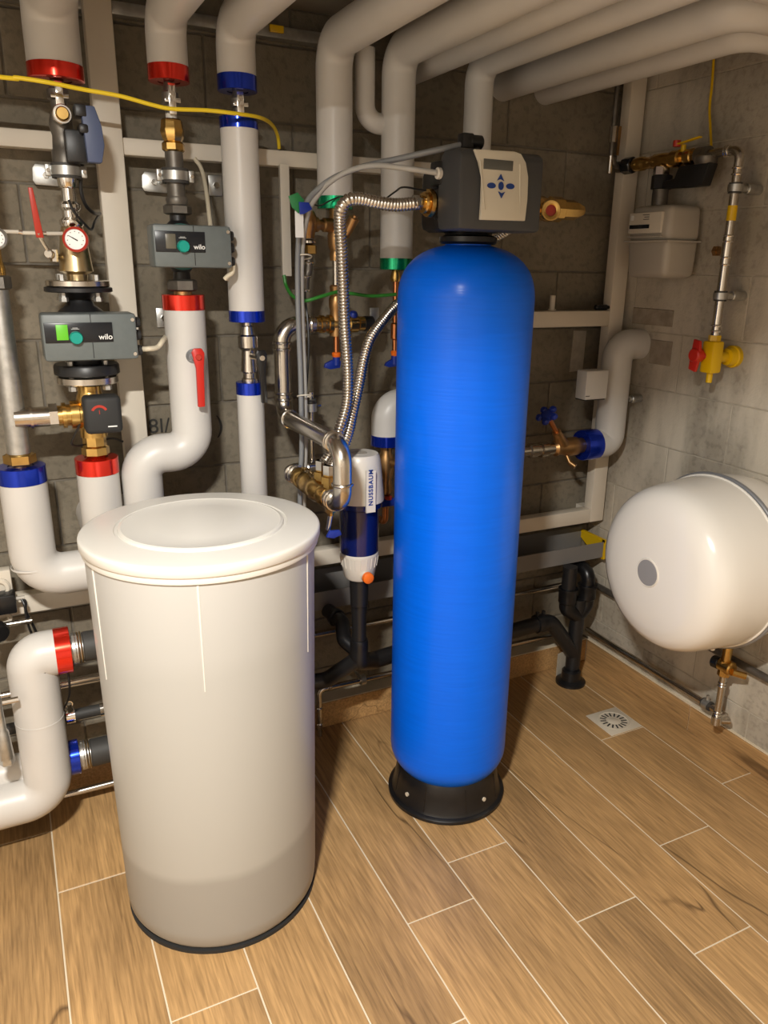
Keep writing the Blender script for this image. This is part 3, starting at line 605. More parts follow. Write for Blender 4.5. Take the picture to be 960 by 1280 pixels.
# red lever on S-bend
pv = at(241, 445, 2.10); t = thing('lever_handle', 'red lever handle on the insulated S-bend pipe', 'lever', pv)
obj('escutcheon', MB().lathe([(0, .012), (.014, .012), (.019, 0), (0, 0)], (pv.x, 2.15 - rC, pv.z), FRONT, 20).cyl((pv.x, 2.15 - rC, pv.z), (pv.x, 2.07, pv.z), .009), 'ring_grey', t)
ph = at(247, 446, 2.07); pe = at(254, 508, 2.07)
obj('lever', MB().prism([(-.016, .012), (-.010, .022), (.010, .022), (.017, .01), (.013, -.03), (.010, pe.z - ph.z), (-.008, pe.z - ph.z), (-.007, -.03)], (ph.x, 2.073, ph.z), UX, UZ, .012, .002), 'red_plastic', t)
obj('lever_screw', MB().cyl((ph.x, 2.056, ph.z), (ph.x, 2.066, ph.z), .008, n=10, bev=.001), 'red_coat', t)
# column D valve with black lever
t = thing('ball_valve', 'slender brass valve with black lever on the blue-collared pipe', 'valve', cD.p(477))
m_ = MB(); cD.st(m_, [(478, 20), (473, 20), (472, 16), (466, 16), (464, 21), (452, 19), (438, 17), (434, 25), (420, 25), (418, 19), (408, 16), (407, 12), (402, 12)], 12); obj('body', m_, 'stainless', t)
ph = at(326, 447, 2.09); pe = at(331, 503, 2.09)
obj('stem', MB().cyl((cD.X, 2.15, ph.z), (ph.x, 2.085, ph.z), .009), 'stainless', t)
obj('lever', MB().prism([(-.016, .010), (-.010, .020), (.010, .020), (.016, .008), (.010, -.03), (.012, pe.z - ph.z), (-.004, pe.z - ph.z), (-.008, -.03)], (ph.x, 2.092, ph.z), UX, UZ, .012, .002), 'black_gloss', t)
obj('lever_screw', MB().cyl((ph.x, 2.074, ph.z), (ph.x, 2.084, ph.z), .008, n=10, bev=.001), 'chrome', t)
# ------------------------------------------------------------------ mixing valve between steel pipe and column B
t = thing('mixing_valve', 'black square mixing valve actuator on brass body beside the galvanised pipe', 'valve', cB.p(568))
m_ = MB(); cB.st(m_, [(500, 30), (494, 32), (490, 28), (480, 28)], 24); obj('upper_nipple', m_, 'brass', t)
m_ = MB(); cB.st(m_, [(572, 22), (569, 27), (567, 33), (558, 33), (556, 28), (540, 28)], 8); obj('lower_union', m_, 'brass', t)
zc = zat(cB.X, cB.Y, 517); cen = Vector((cB.X, cB.Y, zc)); zt_, zb_ = zat(cB.X, cB.Y, 495), zat(cB.X, cB.Y, 545)
obj('body', MB().cyl((cB.X, cB.Y, zb_), (cB.X, cB.Y, zt_), .034, n=24), 'brass', t)
Lp = at(62, 517, cB.Y); ax0 = Vector((cA.X, cB.Y, zc))
Ls = cB.X - cA.X
obj('side_pipe', MB().cyl(ax0, ax0 + UX * Ls * .45, .0255, n=24).lathe([(.025, .0), (.029, 0), (.029, .006), (.025, .006)], ax0 + UX * .036, UX, 24), 'stainless', t)
obj('side_nut', MB().cyl(ax0 + UX * Ls * .44, ax0 + UX * Ls * .55, .032, n=6), 'chrome', t)
obj('side_union', MB().stack(ax0 + UX * Ls * .55, ax0 + UX * Ls * .92, [(0, .026), (.15, .026), (.16, .033), (.3, .033), (.31, .028), (.45, .028), (.46, .037), (.75, .037), (.78, .032), (1, .032)]), 'brass', t)
A0, A1 = at(103, 497, 2.06), at(155, 541, 2.06)
ac = obj('actuator', MB().box((A0.x, 2.06, A1.z), (A1.x, 2.115, A0.z), .012, seg=3), 'black_matt', t)
pc = at(124, 511, 2.058); arc = []
obj('scale', MB().prism([(-.021 * math.cos(math.radians(a_)), .021 * math.sin(math.radians(a_)) - .012) for a_ in range(25, 156, 10)] + [(-.015 * math.cos(math.radians(a_)), .015 * math.sin(math.radians(a_)) - .012) for a_ in range(155, 24, -10)], (pc.x, 2.0595, pc.z), UX, UZ, .0006), 'red_coat', ac)
obj('pointer', MB().box((pc.x - .0008, 2.0588, pc.z - .014), (pc.x + .0008, 2.06, pc.z - .004)), 'red_coat', ac)
pl = at(141, 533, 2.058); obj('badge', MB().box((pl.x - .011, 2.0588, pl.z - .0015), (pl.x + .011, 2.06, pl.z + .0015)), 'white_print', ac)
obj('neck', MB().cyl((cB.X, cB.Y, zc), (cB.X, 2.11, zc), .022), 'brass', t)
# black wires of the valve and the clamp
def wire(label, pts, r=.003, m='black_plastic', n=8, name='cable'): 
    P = smooth_path(pts, 8); return tag(obj(name, MB().sweep(P, r, n), m, origin=P[-1]), label, 'cable')
wire('thin black wire looping below the mixing valve actuator', [at(100, 530, 2.12), at(93, 545, 2.13), at(90, 555, 2.14), at(100, 557, 2.16), at(120, 552, 2.2), at(140, 548, 2.2), at(154, 552, 2.2)])
wire('thick black cable beside the chrome press fitting', [at(103, 205, 2.16), at(101, 235, 2.16), at(107, 256, 2.17), at(117, 266, 2.2), at(125, 267, 2.26)], .0045)
wire('thin black wire crossing the chrome press fitting', [at(86, 250, 2.11), at(92, 264, 2.105), at(105, 279, 2.12), at(114, 287, 2.15), at(118, 278, 2.18), at(124, 268, 2.26)], .003)
wire('black wire arching over the blue-collared elbow behind the lid', [at(68, 697, 2.2), at(85, 691, 2.22), at(105, 692, 2.24), at(130, 700, 2.25)], .003)
# ------------------------------------------------------------------ blue softener tank
TX, TY = 1.109, 1.828
t = thing('softener_tank', 'tall glossy blue fibreglass softener tank on a black foot', 'tank', (TX, TY, 0))
R_ = .1815; pr = [(0, .055)]
for k in range(1, 11): a_ = math.radians(90 * k / 10); pr.append((R_ * math.sin(a_), .055 + .125 * (1 - math.cos(a_))))
pr += [(R_, .3), (R_, .6), (R_, 1.0), (R_, 1.35), (R_, 1.525)]
for k in range(1, 15):
    u_ = math.sin(math.radians(90 * k / 14)) ; rr = R_ * (1 - u_ ** 2.5) ** .4; rr = max(rr, .06); pr.append((rr, 1.525 + .148 * u_))
pr += [(.06, 1.675), (0, 1.675)]
obj('vessel', MB().lathe(pr, (TX, TY, 0), UZ, 96), 'tank_blue', t)
ft = obj('foot', MB().lathe([(0.1, 0), (.183, 0), (.187, .003), (.187, .012), (.182, .016), (.176, .018), (.171, .026), (.164, .07), (.158, .105), (.150, .118), (.14, .112), (.14, .03)], (TX, TY, 0), UZ, 72), 'black_gloss', t)
for k in range(8):
    a_ = math.radians(-121 + 22.5 + 45 * k); d_ = Vector((math.cos(a_), math.sin(a_), 0)); O = Vector((TX, TY, 0))
    obj('foot_rib', MB().cyl(O + d_ * .1705 + UZ * .024, O + d_ * .1585 + UZ * .104, .0022, n=6), 'black_gloss', ft)
for k in range(4):
    a_ = math.radians(-166 + 90 * k); d_ = Vector((math.cos(a_), math.sin(a_), .1)); P = Vector((TX, TY, .036)) + d_ * .1665
    obj('fixing_hole', MB().cyl(P, P + d_ * .004, .0065, n=12), 'drain_white', ft)
# ------------------------------------------------------------------ control head
t = thing('control_head', 'dark grey softener control head with ivory keypad on the blue tank', 'controller', (TX, TY, 1.676))
YH = 1.66; a, b = at(574, 250, YH), at(678, 250, YH); zb = at(625, 289, YH).z; zt = at(625, 187, YH).z
obj('valve_body', MB().lathe([(0, 0), (.07, 0), (.075, .006), (.075, .018), (.062, .022), (.055, .05), (0, .05)], (TX, TY, 1.672), UZ, 36).box((1.0, 1.77, 1.70), (1.19, 1.90, 1.85), .02), 'black_gloss', t)
obj('neck_ring', MB().lathe([(.05, 0), (.066, 0), (.066, .004), (.05, .004)], (TX, TY, 1.674), UZ, 36), 'chrome', t)
cx0 = a.x
cov = MB().prism([(0, 0), (.10, 0), (.108, .03), (.108, .12), (.098, .165), (.085, zt - zb), (.012, zt - zb), (0, zt - zb - .015)], (cx0, YH, zb), UY, UZ, b.x - cx0, .010)
obj('cover', cov, 'head_grey', t)
def hp_(px, py, y=YH): q = at(px, py, y); return (q.x - cx0, q.z - zb)
iv = [hp_(*p_) for p_ in ((590, 187), (596, 203), (600, 222), (599, 250), (597.5, 275), (653, 276.5), (656, 250), (657, 222), (654, 204), (648, 193), (640, 190))]
ip = obj('keypad_panel', MB().prism(iv, (cx0, YH - .002, zb), UX, UZ, .010, .002), 'head_ivory', t)
for e0, e1 in ((((600, 200), (606, 262))), ((650, 205), (650, 268))): 
    q0, q1 = at(*e0, YH - .013), at(*e1, YH - .013); obj('panel_ridge', MB().cyl(q0, q1, .0025, .001, 8), 'head_ivory', ip)
q0, q1 = at(605, 198, YH - .013), at(641, 214, YH - .013)
obj('lcd', MB().box((q0.x, YH - .0135, q1.z), (q1.x, YH - .010, q0.z), .0008), 'lcd_grey', ip)
def ell(px, py, rx, ry, n=20):
    q = at(px, py, YH - .012); return MB().prism([(rx * math.cos(2 * math.pi * k / n), ry * math.sin(2 * math.pi * k / n)) for k in range(n)], (q.x, YH - .0122, q.z), UX, UZ, .002)
for px, py, rx, ry in ((614, 232, .0115, .0062), (637.5, 233, .0115, .0062), (626, 232.5, .007, .009)): obj('button', ell(px, py, rx, ry), 'blue_print', ip)
for px, py, s_ in ((625.5, 222.5, 1), (626.5, 243, -1)):
    q = at(px, py, YH - .012); obj('button', MB().prism([(-.0095, -.006 * s_), (-.004, .002 * s_), (0, .0085 * s_), (.004, .002 * s_), (.0095, -.006 * s_), (0, -.0025 * s_)][::s_], (q.x, YH - .0122, q.z), UX, UZ, .002), 'blue_print', ip)
# ports
zp = at(540, 254, 1.80).z; yp = 1.80
xl = at(524, 254, yp).x; x2 = at(552, 254, yp).x
obj('left_port', MB().stack((xl, yp, zp), (1.02, yp, zp), [(0, .016), (.12, .016), (.13, .024), (.2, .026), (.24, .022), (.28, .022), (.29, .032), (.42, .034), (.46, .03), (.5, .03)]), 'brass', t)
obj('hose_nut', MB().cyl((xl - .018, yp, zp), (xl + .008, yp, zp), .0165, n=6), 'stainless', t)
obj('port_collar', MB().stack((x2 - .012, yp, zp), (1.02, yp, zp), [(0, .03), (.1, .036), (.5, .036), (1, .03)]).cyl((x2 + .008, yp - .0, zp - .04), (1.02, yp, zp - .03), .026, bev=.004), 'black_gloss', t)
xr0 = at(680, 262, yp).x; xr1 = at(728, 262, yp).x; zr = at(700, 262, yp).z
obj('right_port', MB().stack((1.18, yp, zr), (xr1, yp, zr), [(0, .022), ((xr0 - 1.18) / (xr1 - 1.18), .022), (.40, .024), (.41, .031), (.52, .031), (.54, .027), (.58, .027), (.59, .032), (.72, .032), (.74, .026), (.9, .025), (1, .014)], 8), 'brass', t)
pq = at(689, 263, yp - .05)
obj('socket', MB().lathe([(.014, -.002), (.018, 0), (.025, 0), (.027, -.004), (.027, -.03), (.02, -.05)], pq, (-.35, -1, 0), 28), 'brass', t)
obj('socket_plug', MB().lathe([(0, -.006), (.016, -.006), (.019, -.002), (.0195, 0), (.02, -.02)], pq, (-.35, -1, 0), 24), 'red_coat', t)
pe = at(590, 179, 1.75)
obj('drain_elbow', MB().box((at(575, 178, 1.75).x, 1.735, pe.z - .014), (at(589, 178, 1.75).x, 1.765, pe.z + .02), .004).cyl((pe.x - .012, 1.75, pe.z + .003), (at(602, 178, 1.75).x, 1.75, pe.z + .003), .016, bev=.003).cyl((pe.x + .012, 1.75, pe.z), (pe.x + .012, 1.75, zt - .03), .011), 'black_plastic', t)
p5 = at(552, 217, 1.75); obj('line_connector', MB().cyl((p5.x - .014, 1.75, p5.z), (p5.x + .05, 1.75, p5.z), .011, n=16, bev=.002).cyl((p5.x - .012, 1.75, p5.z), (p5.x - .004, 1.75, p5.z), .0135, n=12), 'white_plastic', t)
obj('side_pocket', MB().box((cx0 - .004, 1.745, zt - .075), (cx0 + .03, 1.80, zt - .02), .006), 'black_plastic', t)
# ------------------------------------------------------------------ corrugated hoses
def hose(label, pts, r, pitch=.0085):
    P = smooth_path(pts, 24); out = [P[0]]; acc = 0; st = pitch / 4
    for i in range(1, len(P)):
        seg = (P[i] - P[i - 1]).length
        while acc + seg >= st * len(out): out.append(P[i - 1].lerp(P[i], (st * len(out) - acc) / max(seg, 1e-9)))
        acc += seg
    rad = [r * (1.0, .97, .80, .90)[k % 4] for k in range(len(out))]
    t = thing('corrugated_hose', label, 'hose', P[0]); obj('hose', MB().sweep(out, rad, 14), 'stainless', t, ang=80); return t
mX = .718; mZ = 1.03
hA = hose('corrugated steel hose arching over to the left port of the control head', [(mX + .006, 1.90, mZ + .07), at(415, 564, 1.90), at(424, 538, 1.90), at(433.5, 505, 1.91), at(435, 474, 1.91), at(433.5, 442, 1.90), at(431, 411, 1.89), at(429, 360, 1.87), at(427, 315, 1.85), at(425, 278, 1.83), at(427, 260, 1.81), at(436, 250, 1.80), at(452, 249, 1.80), at(470, 253, 1.80), at(495, 256, 1.80), at(522, 254, 1.80)], .0160)
hB = hose('corrugated steel hose rising slantwise behind the blue tank', [(mX + .006, 1.845, mZ + .07), at(424, 568, 1.88), at(434, 545, 1.91), at(441, 515, 1.94), at(449, 480, 1.97), at(455.5, 447, 2.0), at(464, 422, 2.02), at(479, 401, 2.05), at(500, 378, 2.08), at(550, 335, 2.08), at(600, 305, 2.06), at(628, 291, 2.0), at(660, 270, 1.9), (xr0 + .03, 1.83, zr)], .0165)
# ------------------------------------------------------------------ stainless pipe with elbows
t = thing('stainless_pipe', 'stainless steel press pipe zigzagging down to the brass bypass block', 'pipe', (mX, 1.745, 1.03))
zT = zat(cE.X, cE.Y, 405); xv = at(353, 450, 2.18).x; zD = zat(xv, 2.18, 520); yD = 1.745
rS = .0240
obj('pipe', MB().pipe([(cE.X - .07, 2.18, zT), (xv, 2.18, zT), (xv, 2.18, zD), (mX, yD, zD - .0), (mX, yD, mZ), (mX, 1.86, mZ)], rS, .048, 24, 10), 'stainless', t)
def ring(P, d, r=rS): return MB().torus(P, d, r * 1.02, .0045, 28, 8)
dd = (Vector((mX, yD, zD)) - Vector((xv, 2.18, zD))).normalized()
for P, d in (((cE.X - .085, 2.18, zT), UX), ((cE.X - .105, 2.18, zT), UX), ((xv, 2.18, zT - .05), UZ), ((xv, 2.18, zT - .068), UZ), ((xv, 2.18, zD + .05), UZ), ((xv, 2.18, zD + .068), UZ),
             (Vector((xv, 2.18, zD)) + dd * .052, dd), (Vector((mX, yD, zD)) - dd * .062, dd), (Vector((mX, yD, zD)) - dd * .05, dd), ((mX, yD, mZ + .058), UZ), ((mX, yD + .052, mZ), UY), ((mX, yD + .068, mZ), UY)):
    obj('press_bead', ring(P, d), 'stainless', t)
# brass bypass block with two hose taps
t = thing('bypass_block', 'brass bypass valve block behind the salt tank lid with two hose unions', 'valve', (mX, 1.93, mZ - .03))
obj('body', MB().stack((mX, 1.835, mZ), (mX, 2.07, mZ), [(0, .026), (.08, .033), (.12, .033), (.14, .027), (.2, .03), (.3, .036), (.42, .036), (.5, .029), (.6, .034), (.72, .034), (.76, .028), (.8, .033), (.9, .033), (.92, .027), (1, .027)], 12), 'brass', t)
for yy, oo in ((1.845, 0), (1.90, 0)):
    obj('hose_union', MB().stack((mX + .006, yy, mZ), (mX + .006, yy, mZ + .085), [(0, .019), (.4, .019), (.42, .024), (.64, .024), (.66, .018), (1, .018)], 6), 'brass', t)
    obj('union_nut', MB().cyl((mX + .006, yy, mZ + .06), (mX + .006, yy, mZ + .085), .019, n=6), 'chrome', t)
obj('drain_cock', MB().cyl((mX + .012, 1.86, mZ), (mX + .012, 1.86, mZ - .06), .012, .009, n=12).cyl((mX + .012, 1.86, mZ - .03), (mX + .012, 1.86, mZ - .05), .015, n=6), 'brass', t)
obj('cock_outlet', MB().cyl((mX + .012, 1.86, mZ - .06), (mX + .004, 1.86, mZ - .10), .007, n=10), 'chrome', t)
obj('cock_lever', MB().prism([(-.022, -.008), (.0, -.014), (.024, -.006), (.018, .008), (-.012, .01)], (mX + .012, 1.845, mZ - .105), UX, UZ, .01, .003), 'blue_plastic', t)
t = thing('stainless_elbow', 'short stainless elbow at the far end of the brass bypass block', 'pipe', (mX, 2.12, mZ))
obj('elbow', MB().pipe([(mX, 2.065, mZ), (mX - .02, 2.14, mZ), (.86, 2.14, mZ)], .02, .035, 22, 8), 'stainless', t)
for P, d in (((mX - .004, 2.085, mZ), UY), ((mX - .008, 2.10, mZ), UY), ((mX + .045, 2.14, mZ), UX)): obj('press_bead', ring(P, d), 'stainless', t)
# ------------------------------------------------------------------ brass service assembly under the green-capped riser
t = thing('service_valve', 'brass service tee with copper drain below the green-capped riser', 'valve', cE.p(440))
m_ = MB(); cE.st(m_, [(420, 17), (396, 17), (388, 15), (384, 18), (374, 18), (370, 15), (362, 15), (358, 16), (356, 12)], 12); obj('lower_body', m_, 'bronze', t)
m_ = MB(); cE.st(m_, [(358, 8), (324, 8)], 14); obj('sight_pipe', m_, 'stainless', t)
m_ = MB(); cE.st(m_, [(326, 14), (318, 15), (314, 13), (309, 18), (294, 20), (289, 16), (261, 15)], 14); obj('upper_body', m_, 'bronze', t)
zt_ = zat(cE.X, cE.Y, 405)
obj('tee', MB().stack((cE.X - .065, 2.18, zt_), (cE.X + .09, 2.18, zt_), [(0, .022), (.08, .022), (.09, .026), (.16, .026), (.18, .022), (.24, .022), (.25, .027), (.32, .027), (.34, .02), (.5, .024), (.64, .02), (.68, .026), (.84, .026), (.88, .021), (1, .021)]), 'brass', t)
obj('dark_collar', MB().cyl((cE.X - .10, 2.18, zt_), (cE.X - .063, 2.18, zt_), .02, n=8), 'dark_steel', t)
obj('black_end', MB().cyl((cE.X + .085, 2.18, zt_), (cE.X + .12, 2.18, zt_), .022, bev=.004), 'black_plastic', t)
obj('wall_tab', MB().box((cE.X + .115, 2.19, zt_ - .01), (cE.X + .145, 2.20, zt_ + .045), .002), 'galvanised', t)
obj('blue_knob', MB().lathe([(0, .02), (.010, .018), (.014, .01), (.012, 0), (0, 0)], (cE.X + .052, 2.175, zt_ + .018), (0, -.4, 1), 12), 'blue_plastic', t)
q = at(433, 293, 2.13); q2 = at(443, 272, 2.11)
obj('test_stub', MB().cyl((cE.X, 2.18, q.z - .02), q, .012).cyl(q, q2, .012, .016, 16, .002).cyl(q2, q2 + (q2 - q) * .12, .008, n=10), 'bronze', t)
m_ = MB(); cE.st(m_, [(441, 7), (418, 7)], 12); obj('drain_pipe', m_, 'copper', t); m_ = MB(); cE.st(m_, [(447, 8), (445, 11), (441, 11), (440, 8)], 14); obj('drain_washer', m_, 'orange_plastic', t)
P = cE.p(452); obj('drain_lever', MB().cyl(P + Vector((0, 0, .016)), P - Vector((0, 0, .01)), .011, n=12).prism([(-.04, -.012), (-.02, -.018), (.01, -.014), (.014, .006), (-.014, .010), (-.036, .0)], P + Vector((0, -.006, -.004)), UX, UZ, -.012, .002), 'blue_plastic', t)
m_ = MB(); 
# left branch: brass safety valve with hanging tag
t = thing('safety_valve', 'brass safety valve with stainless discharge elbow and hanging white tag', 'valve', at(383, 345, 2.16))
zb1 = zat(cE.X, cE.Y, 282); cL = Col(386, 285, 2.16)
obj('branch', MB().stack((cL.X, 2.16, zb1), (cE.X, 2.175, zb1), [(0, .018), (.3, .02), (.34, .014), (.5, .014), (.54, .019), (.8, .019), (1, .014)]), 'bronze', t)
m_ = MB(); cL.st(m_, [(298, 13), (290, 16), (284, 22), (272, 21), (264, 14)], 16); obj('body', m_, 'bronze', t)
m_ = MB(); cL.st(m_, [(306, 8), (304, 17), (301, 17), (299, 9)], 16); obj('collar', m_, 'stainless', t)
m_ = MB(); cL.st(m_, [(318, 16), (317, 20), (307, 20), (306, 16)], 6); obj('nut', m_, 'brass', t)
obj('discharge', MB().sweep(smooth_path([cL.p(318), at(386, 328, 2.15), at(385, 340, 2.15), at(382, 347, 2.15), at(381, 364, 2.15)], 6), .0125, 14), 'dark_steel', t)
for py, px in ((329, 386), (346, 383), (363, 381)): obj('press_bead', MB().torus(at(px, py, 2.15), UZ, .0125, .003, 18, 6), 'chrome', t)
obj('discharge_hose', MB().sweep(smooth_path([at(381, 364, 2.15), at(382, 380, 2.15), at(384, 395, 2.14), at(386, 430, 2.13), at(384, 470, 2.13), at(380, 520, 2.14), at(377, 560, 2.15), at(374, 585, 2.16)], 6), .0035, 8), 'black_plastic', t)
q = at(374, 276, 2.03); obj('paper_tag', MB().box((q.x - .0112, 2.029, q.z - .041), (q.x + .0112, 2.0305, q.z + .041)), 'white_print', t)
q = at(370, 252, 2.025); obj('green_tag', MB().prism([(-.02, .012), (.004, .022), (.022, .004), (.006, -.028), (-.012, -.014)], (q.x, 2.027, q.z), UX, UZ, .005, .001), 'green_tag', t)
q = at(380, 259, 2.02); obj('blue_tag', MB().prism([(-.014, .012), (.012, .012), (.022, -.004), (.0, -.016), (-.012, -.018)], (q.x, 2.022, q.z), UX, UZ, .005, .001), 'blue_plastic', t)
# second riser outlet, mostly behind the tank
t = thing('drain_tap', 'copper drain tap with blue lever below the lowest green-capped riser', 'valve', cF.p(455))
m_ = MB(); cF.st(m_, [(352, 12), (348, 15), (338, 10), (336, 10)], 14); obj('nut', m_, 'brass', t)
m_ = MB(); cF.st(m_, [(440, 7), (425, 7), (423, 11), (405, 11), (403, 7), (352, 7)], 14); obj('drain_pipe', m_, 'copper', t)
m_ = MB(); cF.st(m_, [(446, 8), (440, 11), (438, 8)], 14); obj('drain_washer', m_, 'orange_plastic', t)
P = cF.p(451); obj('drain_lever', MB().cyl(P + Vector((0, 0, .016)), P - Vector((0, 0, .01)), .011, n=12).prism([(-.035, -.010), (-.02, -.015), (.01, -.012), (.014, .006), (-.01, .010), (-.03, .0)], P + Vector((0, -.006, -.004)), UX, UZ, -.012, .002), 'blue_plastic', t)
# tubes and wires
tag(obj('drain_tube', MB().sweep(smooth_path([at(577, 181, 1.75), at(545, 188, 1.77), at(500, 198, 1.82), at(455, 208, 1.88), at(420, 221, 1.94), at(398, 236, 1.98), at(383, 254, 2.03), at(375, 282, 2.06), at(372, 330, 2.09), at(373, 400, 2.09), at(376, 480, 2.09), at(377, 560, 2.10), at(375, 640, 2.10), (at(377, 640, 2.10).x, 2.1, .3)], 8), .0072, 12), 'tube_grey', origin=at(377, 640, 2.1)), 'grey drain tube arching from the elbow atop the control head', 'tube')
tag(obj('brine_tube', MB().sweep(smooth_path([at(546, 216, 1.75), at(510, 211, 1.78), at(470, 207, 1.84), at(438, 213, 1.90), at(412, 228, 1.95), at(396, 246, 2.0), at(386, 264, 2.04), at(379, 300, 2.08), at(377, 340, 2.10), at(378, 400, 2.11), at(381, 480, 2.11), at(382, 560, 2.12), at(380, 640, 2.12), (at(383, 640, 2.12).x, 2.12, .35)], 8), .0066, 12), 'tube_clear', origin=at(383, 640, 2.12)), 'translucent white brine tube running below the grey drain tube', 'tube')
for py, px in ((321, 380), (495, 381)):
    q = at(px, py, 2.095); tag(obj('cable_tie', MB().torus(q, (0.05, .3, 1), .021, .002, 20, 6), 'cream_plastic', origin=q), 'cream cable tie around the tube bundle ' + ('below the paper tag' if py < 400 else 'above the small chrome clamp'), 'cable tie')
wire('thin black sensor wire from the control head over the left riser', [at(552, 232, 1.78), at(535, 238, 1.8), at(505, 234, 1.9), at(495, 239, 2.0), at(484, 247, 2.08)], .0025)
wire('thin black wire dangling from the blue tag to the green collar', [at(378, 254, 2.08), at(390, 255, 2.08), at(400, 257, 2.1), at(412, 251, 2.12), at(424, 246, 2.12)], .0022)
wire('green earth cable hanging from the cable duct to the service tee', [at(355, 344, 2.26), at(358, 358, 2.25), at(366, 370, 2.2), at(380, 376, 2.14), at(400, 371, 2.13), at(420, 365, 2.15)], .005, 'green_cable')
wire('green earth cable from the service tee to the drain tap', [at(420, 365, 2.15), at(440, 367, 2.15), at(465, 370, 2.16), at(495, 368, 2.17)], .005, 'green_cable')
wire('yellow cable strung across the red and blue capped pipes', [(XL + .01, 2.1, at(-12, 95, 2.06).z + .02), (-.5, 2.07, at(-12, 95, 2.06).z + .008), at(-12, 95, 2.06), at(20, 97, 2.055), at(60, 103, 2.05), at(105, 112, 2.06), at(150, 120, 2.06), at(190, 131, 2.06), at(215, 136, 2.06), at(260, 138, 2.06), at(295, 142, 2.06), at(325, 147, 2.10), at(340, 156, 2.2), at(347, 170, 2.26), at(349, 186, 2.27)], .0048, 'yellow_cable')
# thin chrome stand pipe with clamp next to the tubes
ct = Col(389, 520, 2.16); t = thing('thin_pipe', 'thin chrome vertical pipe with small clamp behind the stainless pipe', 'pipe', ct.p(575))
m_ = MB(); ct.st(m_, [(584, 7), (490, 7)], 14); obj('pipe', m_, 'stainless', t); m_ = MB(); ct.st(m_, [(514, 15), (504, 15)], 18); obj('clamp_band', m_, 'galvanised', t); m_ = MB(); ct.st(m_, [(504, 15), (498, 14)], 18); obj('clamp_rubber', m_, 'rubber', t)
obj('clamp_screw', MB().cyl(ct.p(508) + Vector((.018, 0, 0)), ct.p(508) + Vector((.03, 0, 0)), .006, n=8), 'chrome', t)
# ------------------------------------------------------------------ water filter
cf = Col(449, 640, 2.0); t = thing('water_filter', 'white-topped water filter with dark blue bowl and orange knob', 'filter', cf.p(728))
m_ = MB(); cf.st(m_, [(624, 62), (622, 63), (575, 54), (569, 51), (566, 47), (566, 10)], 40); hd = obj('housing', m_, 'white_plastic', t)
m_ = MB(); cf.st(m_, [(568, 20), (565.5, 20)], 24); obj('top_mark', m_, 'meter_grey', hd)
m_ = MB(); cf.st(m_, [(633, 52), (631, 58), (623, 58)], 40); obj('clamp_ring', m_, 'blue_bowl', t)
m_ = MB(); cf.st(m_, [(688, 47), (686, 48), (633, 50)], 40); obj('bowl', m_, 'blue_bowl', t)
m_ = MB(); cf.st(m_, [(721, 33), (718, 38), (704, 44), (692, 48), (690, 49), (688, 48)], 40); cup = obj('cup', m_, 'white_plastic', t)
P = cf.p(705); rc = cf.r(705, 46)
for k in range(20):
    a_ = math.radians(18 * k); d_ = Vector((math.cos(a_), math.sin(a_), 0)); obj('grip_rib', MB().cyl(cf.p(705) + d_ * cf.r(705, 43.5), cf.p(692) + d_ * cf.r(692, 48), .0018, n=6), 'white_plastic', cup)
P = cf.p(713); obj('drain_spout', MB().cyl(P, P + Vector((0, -.062, 0)), .016, n=20), 'white_plastic', t)
obj('knob', MB().lathe([(0, .014), (.012, .014), (.0165, .011), (.0175, 0), (0, 0)], P + Vector((0, -.06, 0)), FRONT, 20), 'orange_plastic', t)
rt = cf.r(622, 63); yl = 2.0 - rt - .003
zl0, zl1 = zat(cf.X, yl, 640), zat(cf.X, yl, 588)
lb = obj('label_tab', MB().prism([(-.0145, zl0), (.0145, zl0), (.0145, zl1), (-.0145, zl1)], (cf.X, yl, 0), UX, UZ, .006), 'white_plastic', t)
text('lettering', 'NUSSBAUM', (cf.X, yl - .0065, zat(cf.X, yl, 609)), UZ, -UX, .0185, 'blue_print', lb, ext=.0006, bold=.0005, spc=1.18)
# black tundish and waste pipe under the filter
t = thing('waste_pipe', 'black plastic waste pipe with branch below the water filter', 'pipe', (cf.X, 2.0, .15))
m_ = MB(); cf.st(m_, [(765, 20), (756, 20), (755, 22), (730, 24), (720, 24)], 24); obj('funnel', m_, 'black_plastic', t)
zj = zat(cf.X, 2.0, 826); zr_ = at(480, 815, 2.14).z
obj('pipe', MB().cyl((cf.X, 2.0, zj), cf.p(758), .0225), 'black_plastic', t)
obj('collar', MB().lathe([(.022, -.03), (.029, -.03), (.029, -.004), (.026, .004), (.022, .004)], cf.p(800), UZ, 24), 'black_gloss', t)
obj('collar', MB().lathe([(.022, -.004), (.0255, -.004), (.0255, .004), (.022, .004)], cf.p(757), UZ, 24), 'black_gloss', t)
obj('branch_elbow', MB().pipe([(cf.X, 2.0, zj + .05), (cf.X, 2.0, zj), (cf.X + .09, 2.10, zr_), (1.35, 2.2, .33)], .029, .05, 20, 8), 'black_plastic', t)
e0 = at(430, 800, 2.05); e1 = at(431, 781, 2.08)
obj('cleanout', MB().pipe([(cf.X, 2.0, zj + .03), (e0.x, 2.05, e0.z), (e1.x, 2.1, e1.z), (e1.x - .01, 2.2, e1.z)], .024, .03, 18).cyl((e1.x - .004, 2.13, e1.z), (e1.x - .006, 2.15, e1.z), .03, bev=.004), 'black_gloss', t)
obj('branch_pipe', MB().pipe([(cf.X, 2.0, zj + .01), (cf.X - .08, 2.08, zr_ - .02), (.55, 2.14, zr_ - .03)], .026, .04, 18), 'black_plastic', t)
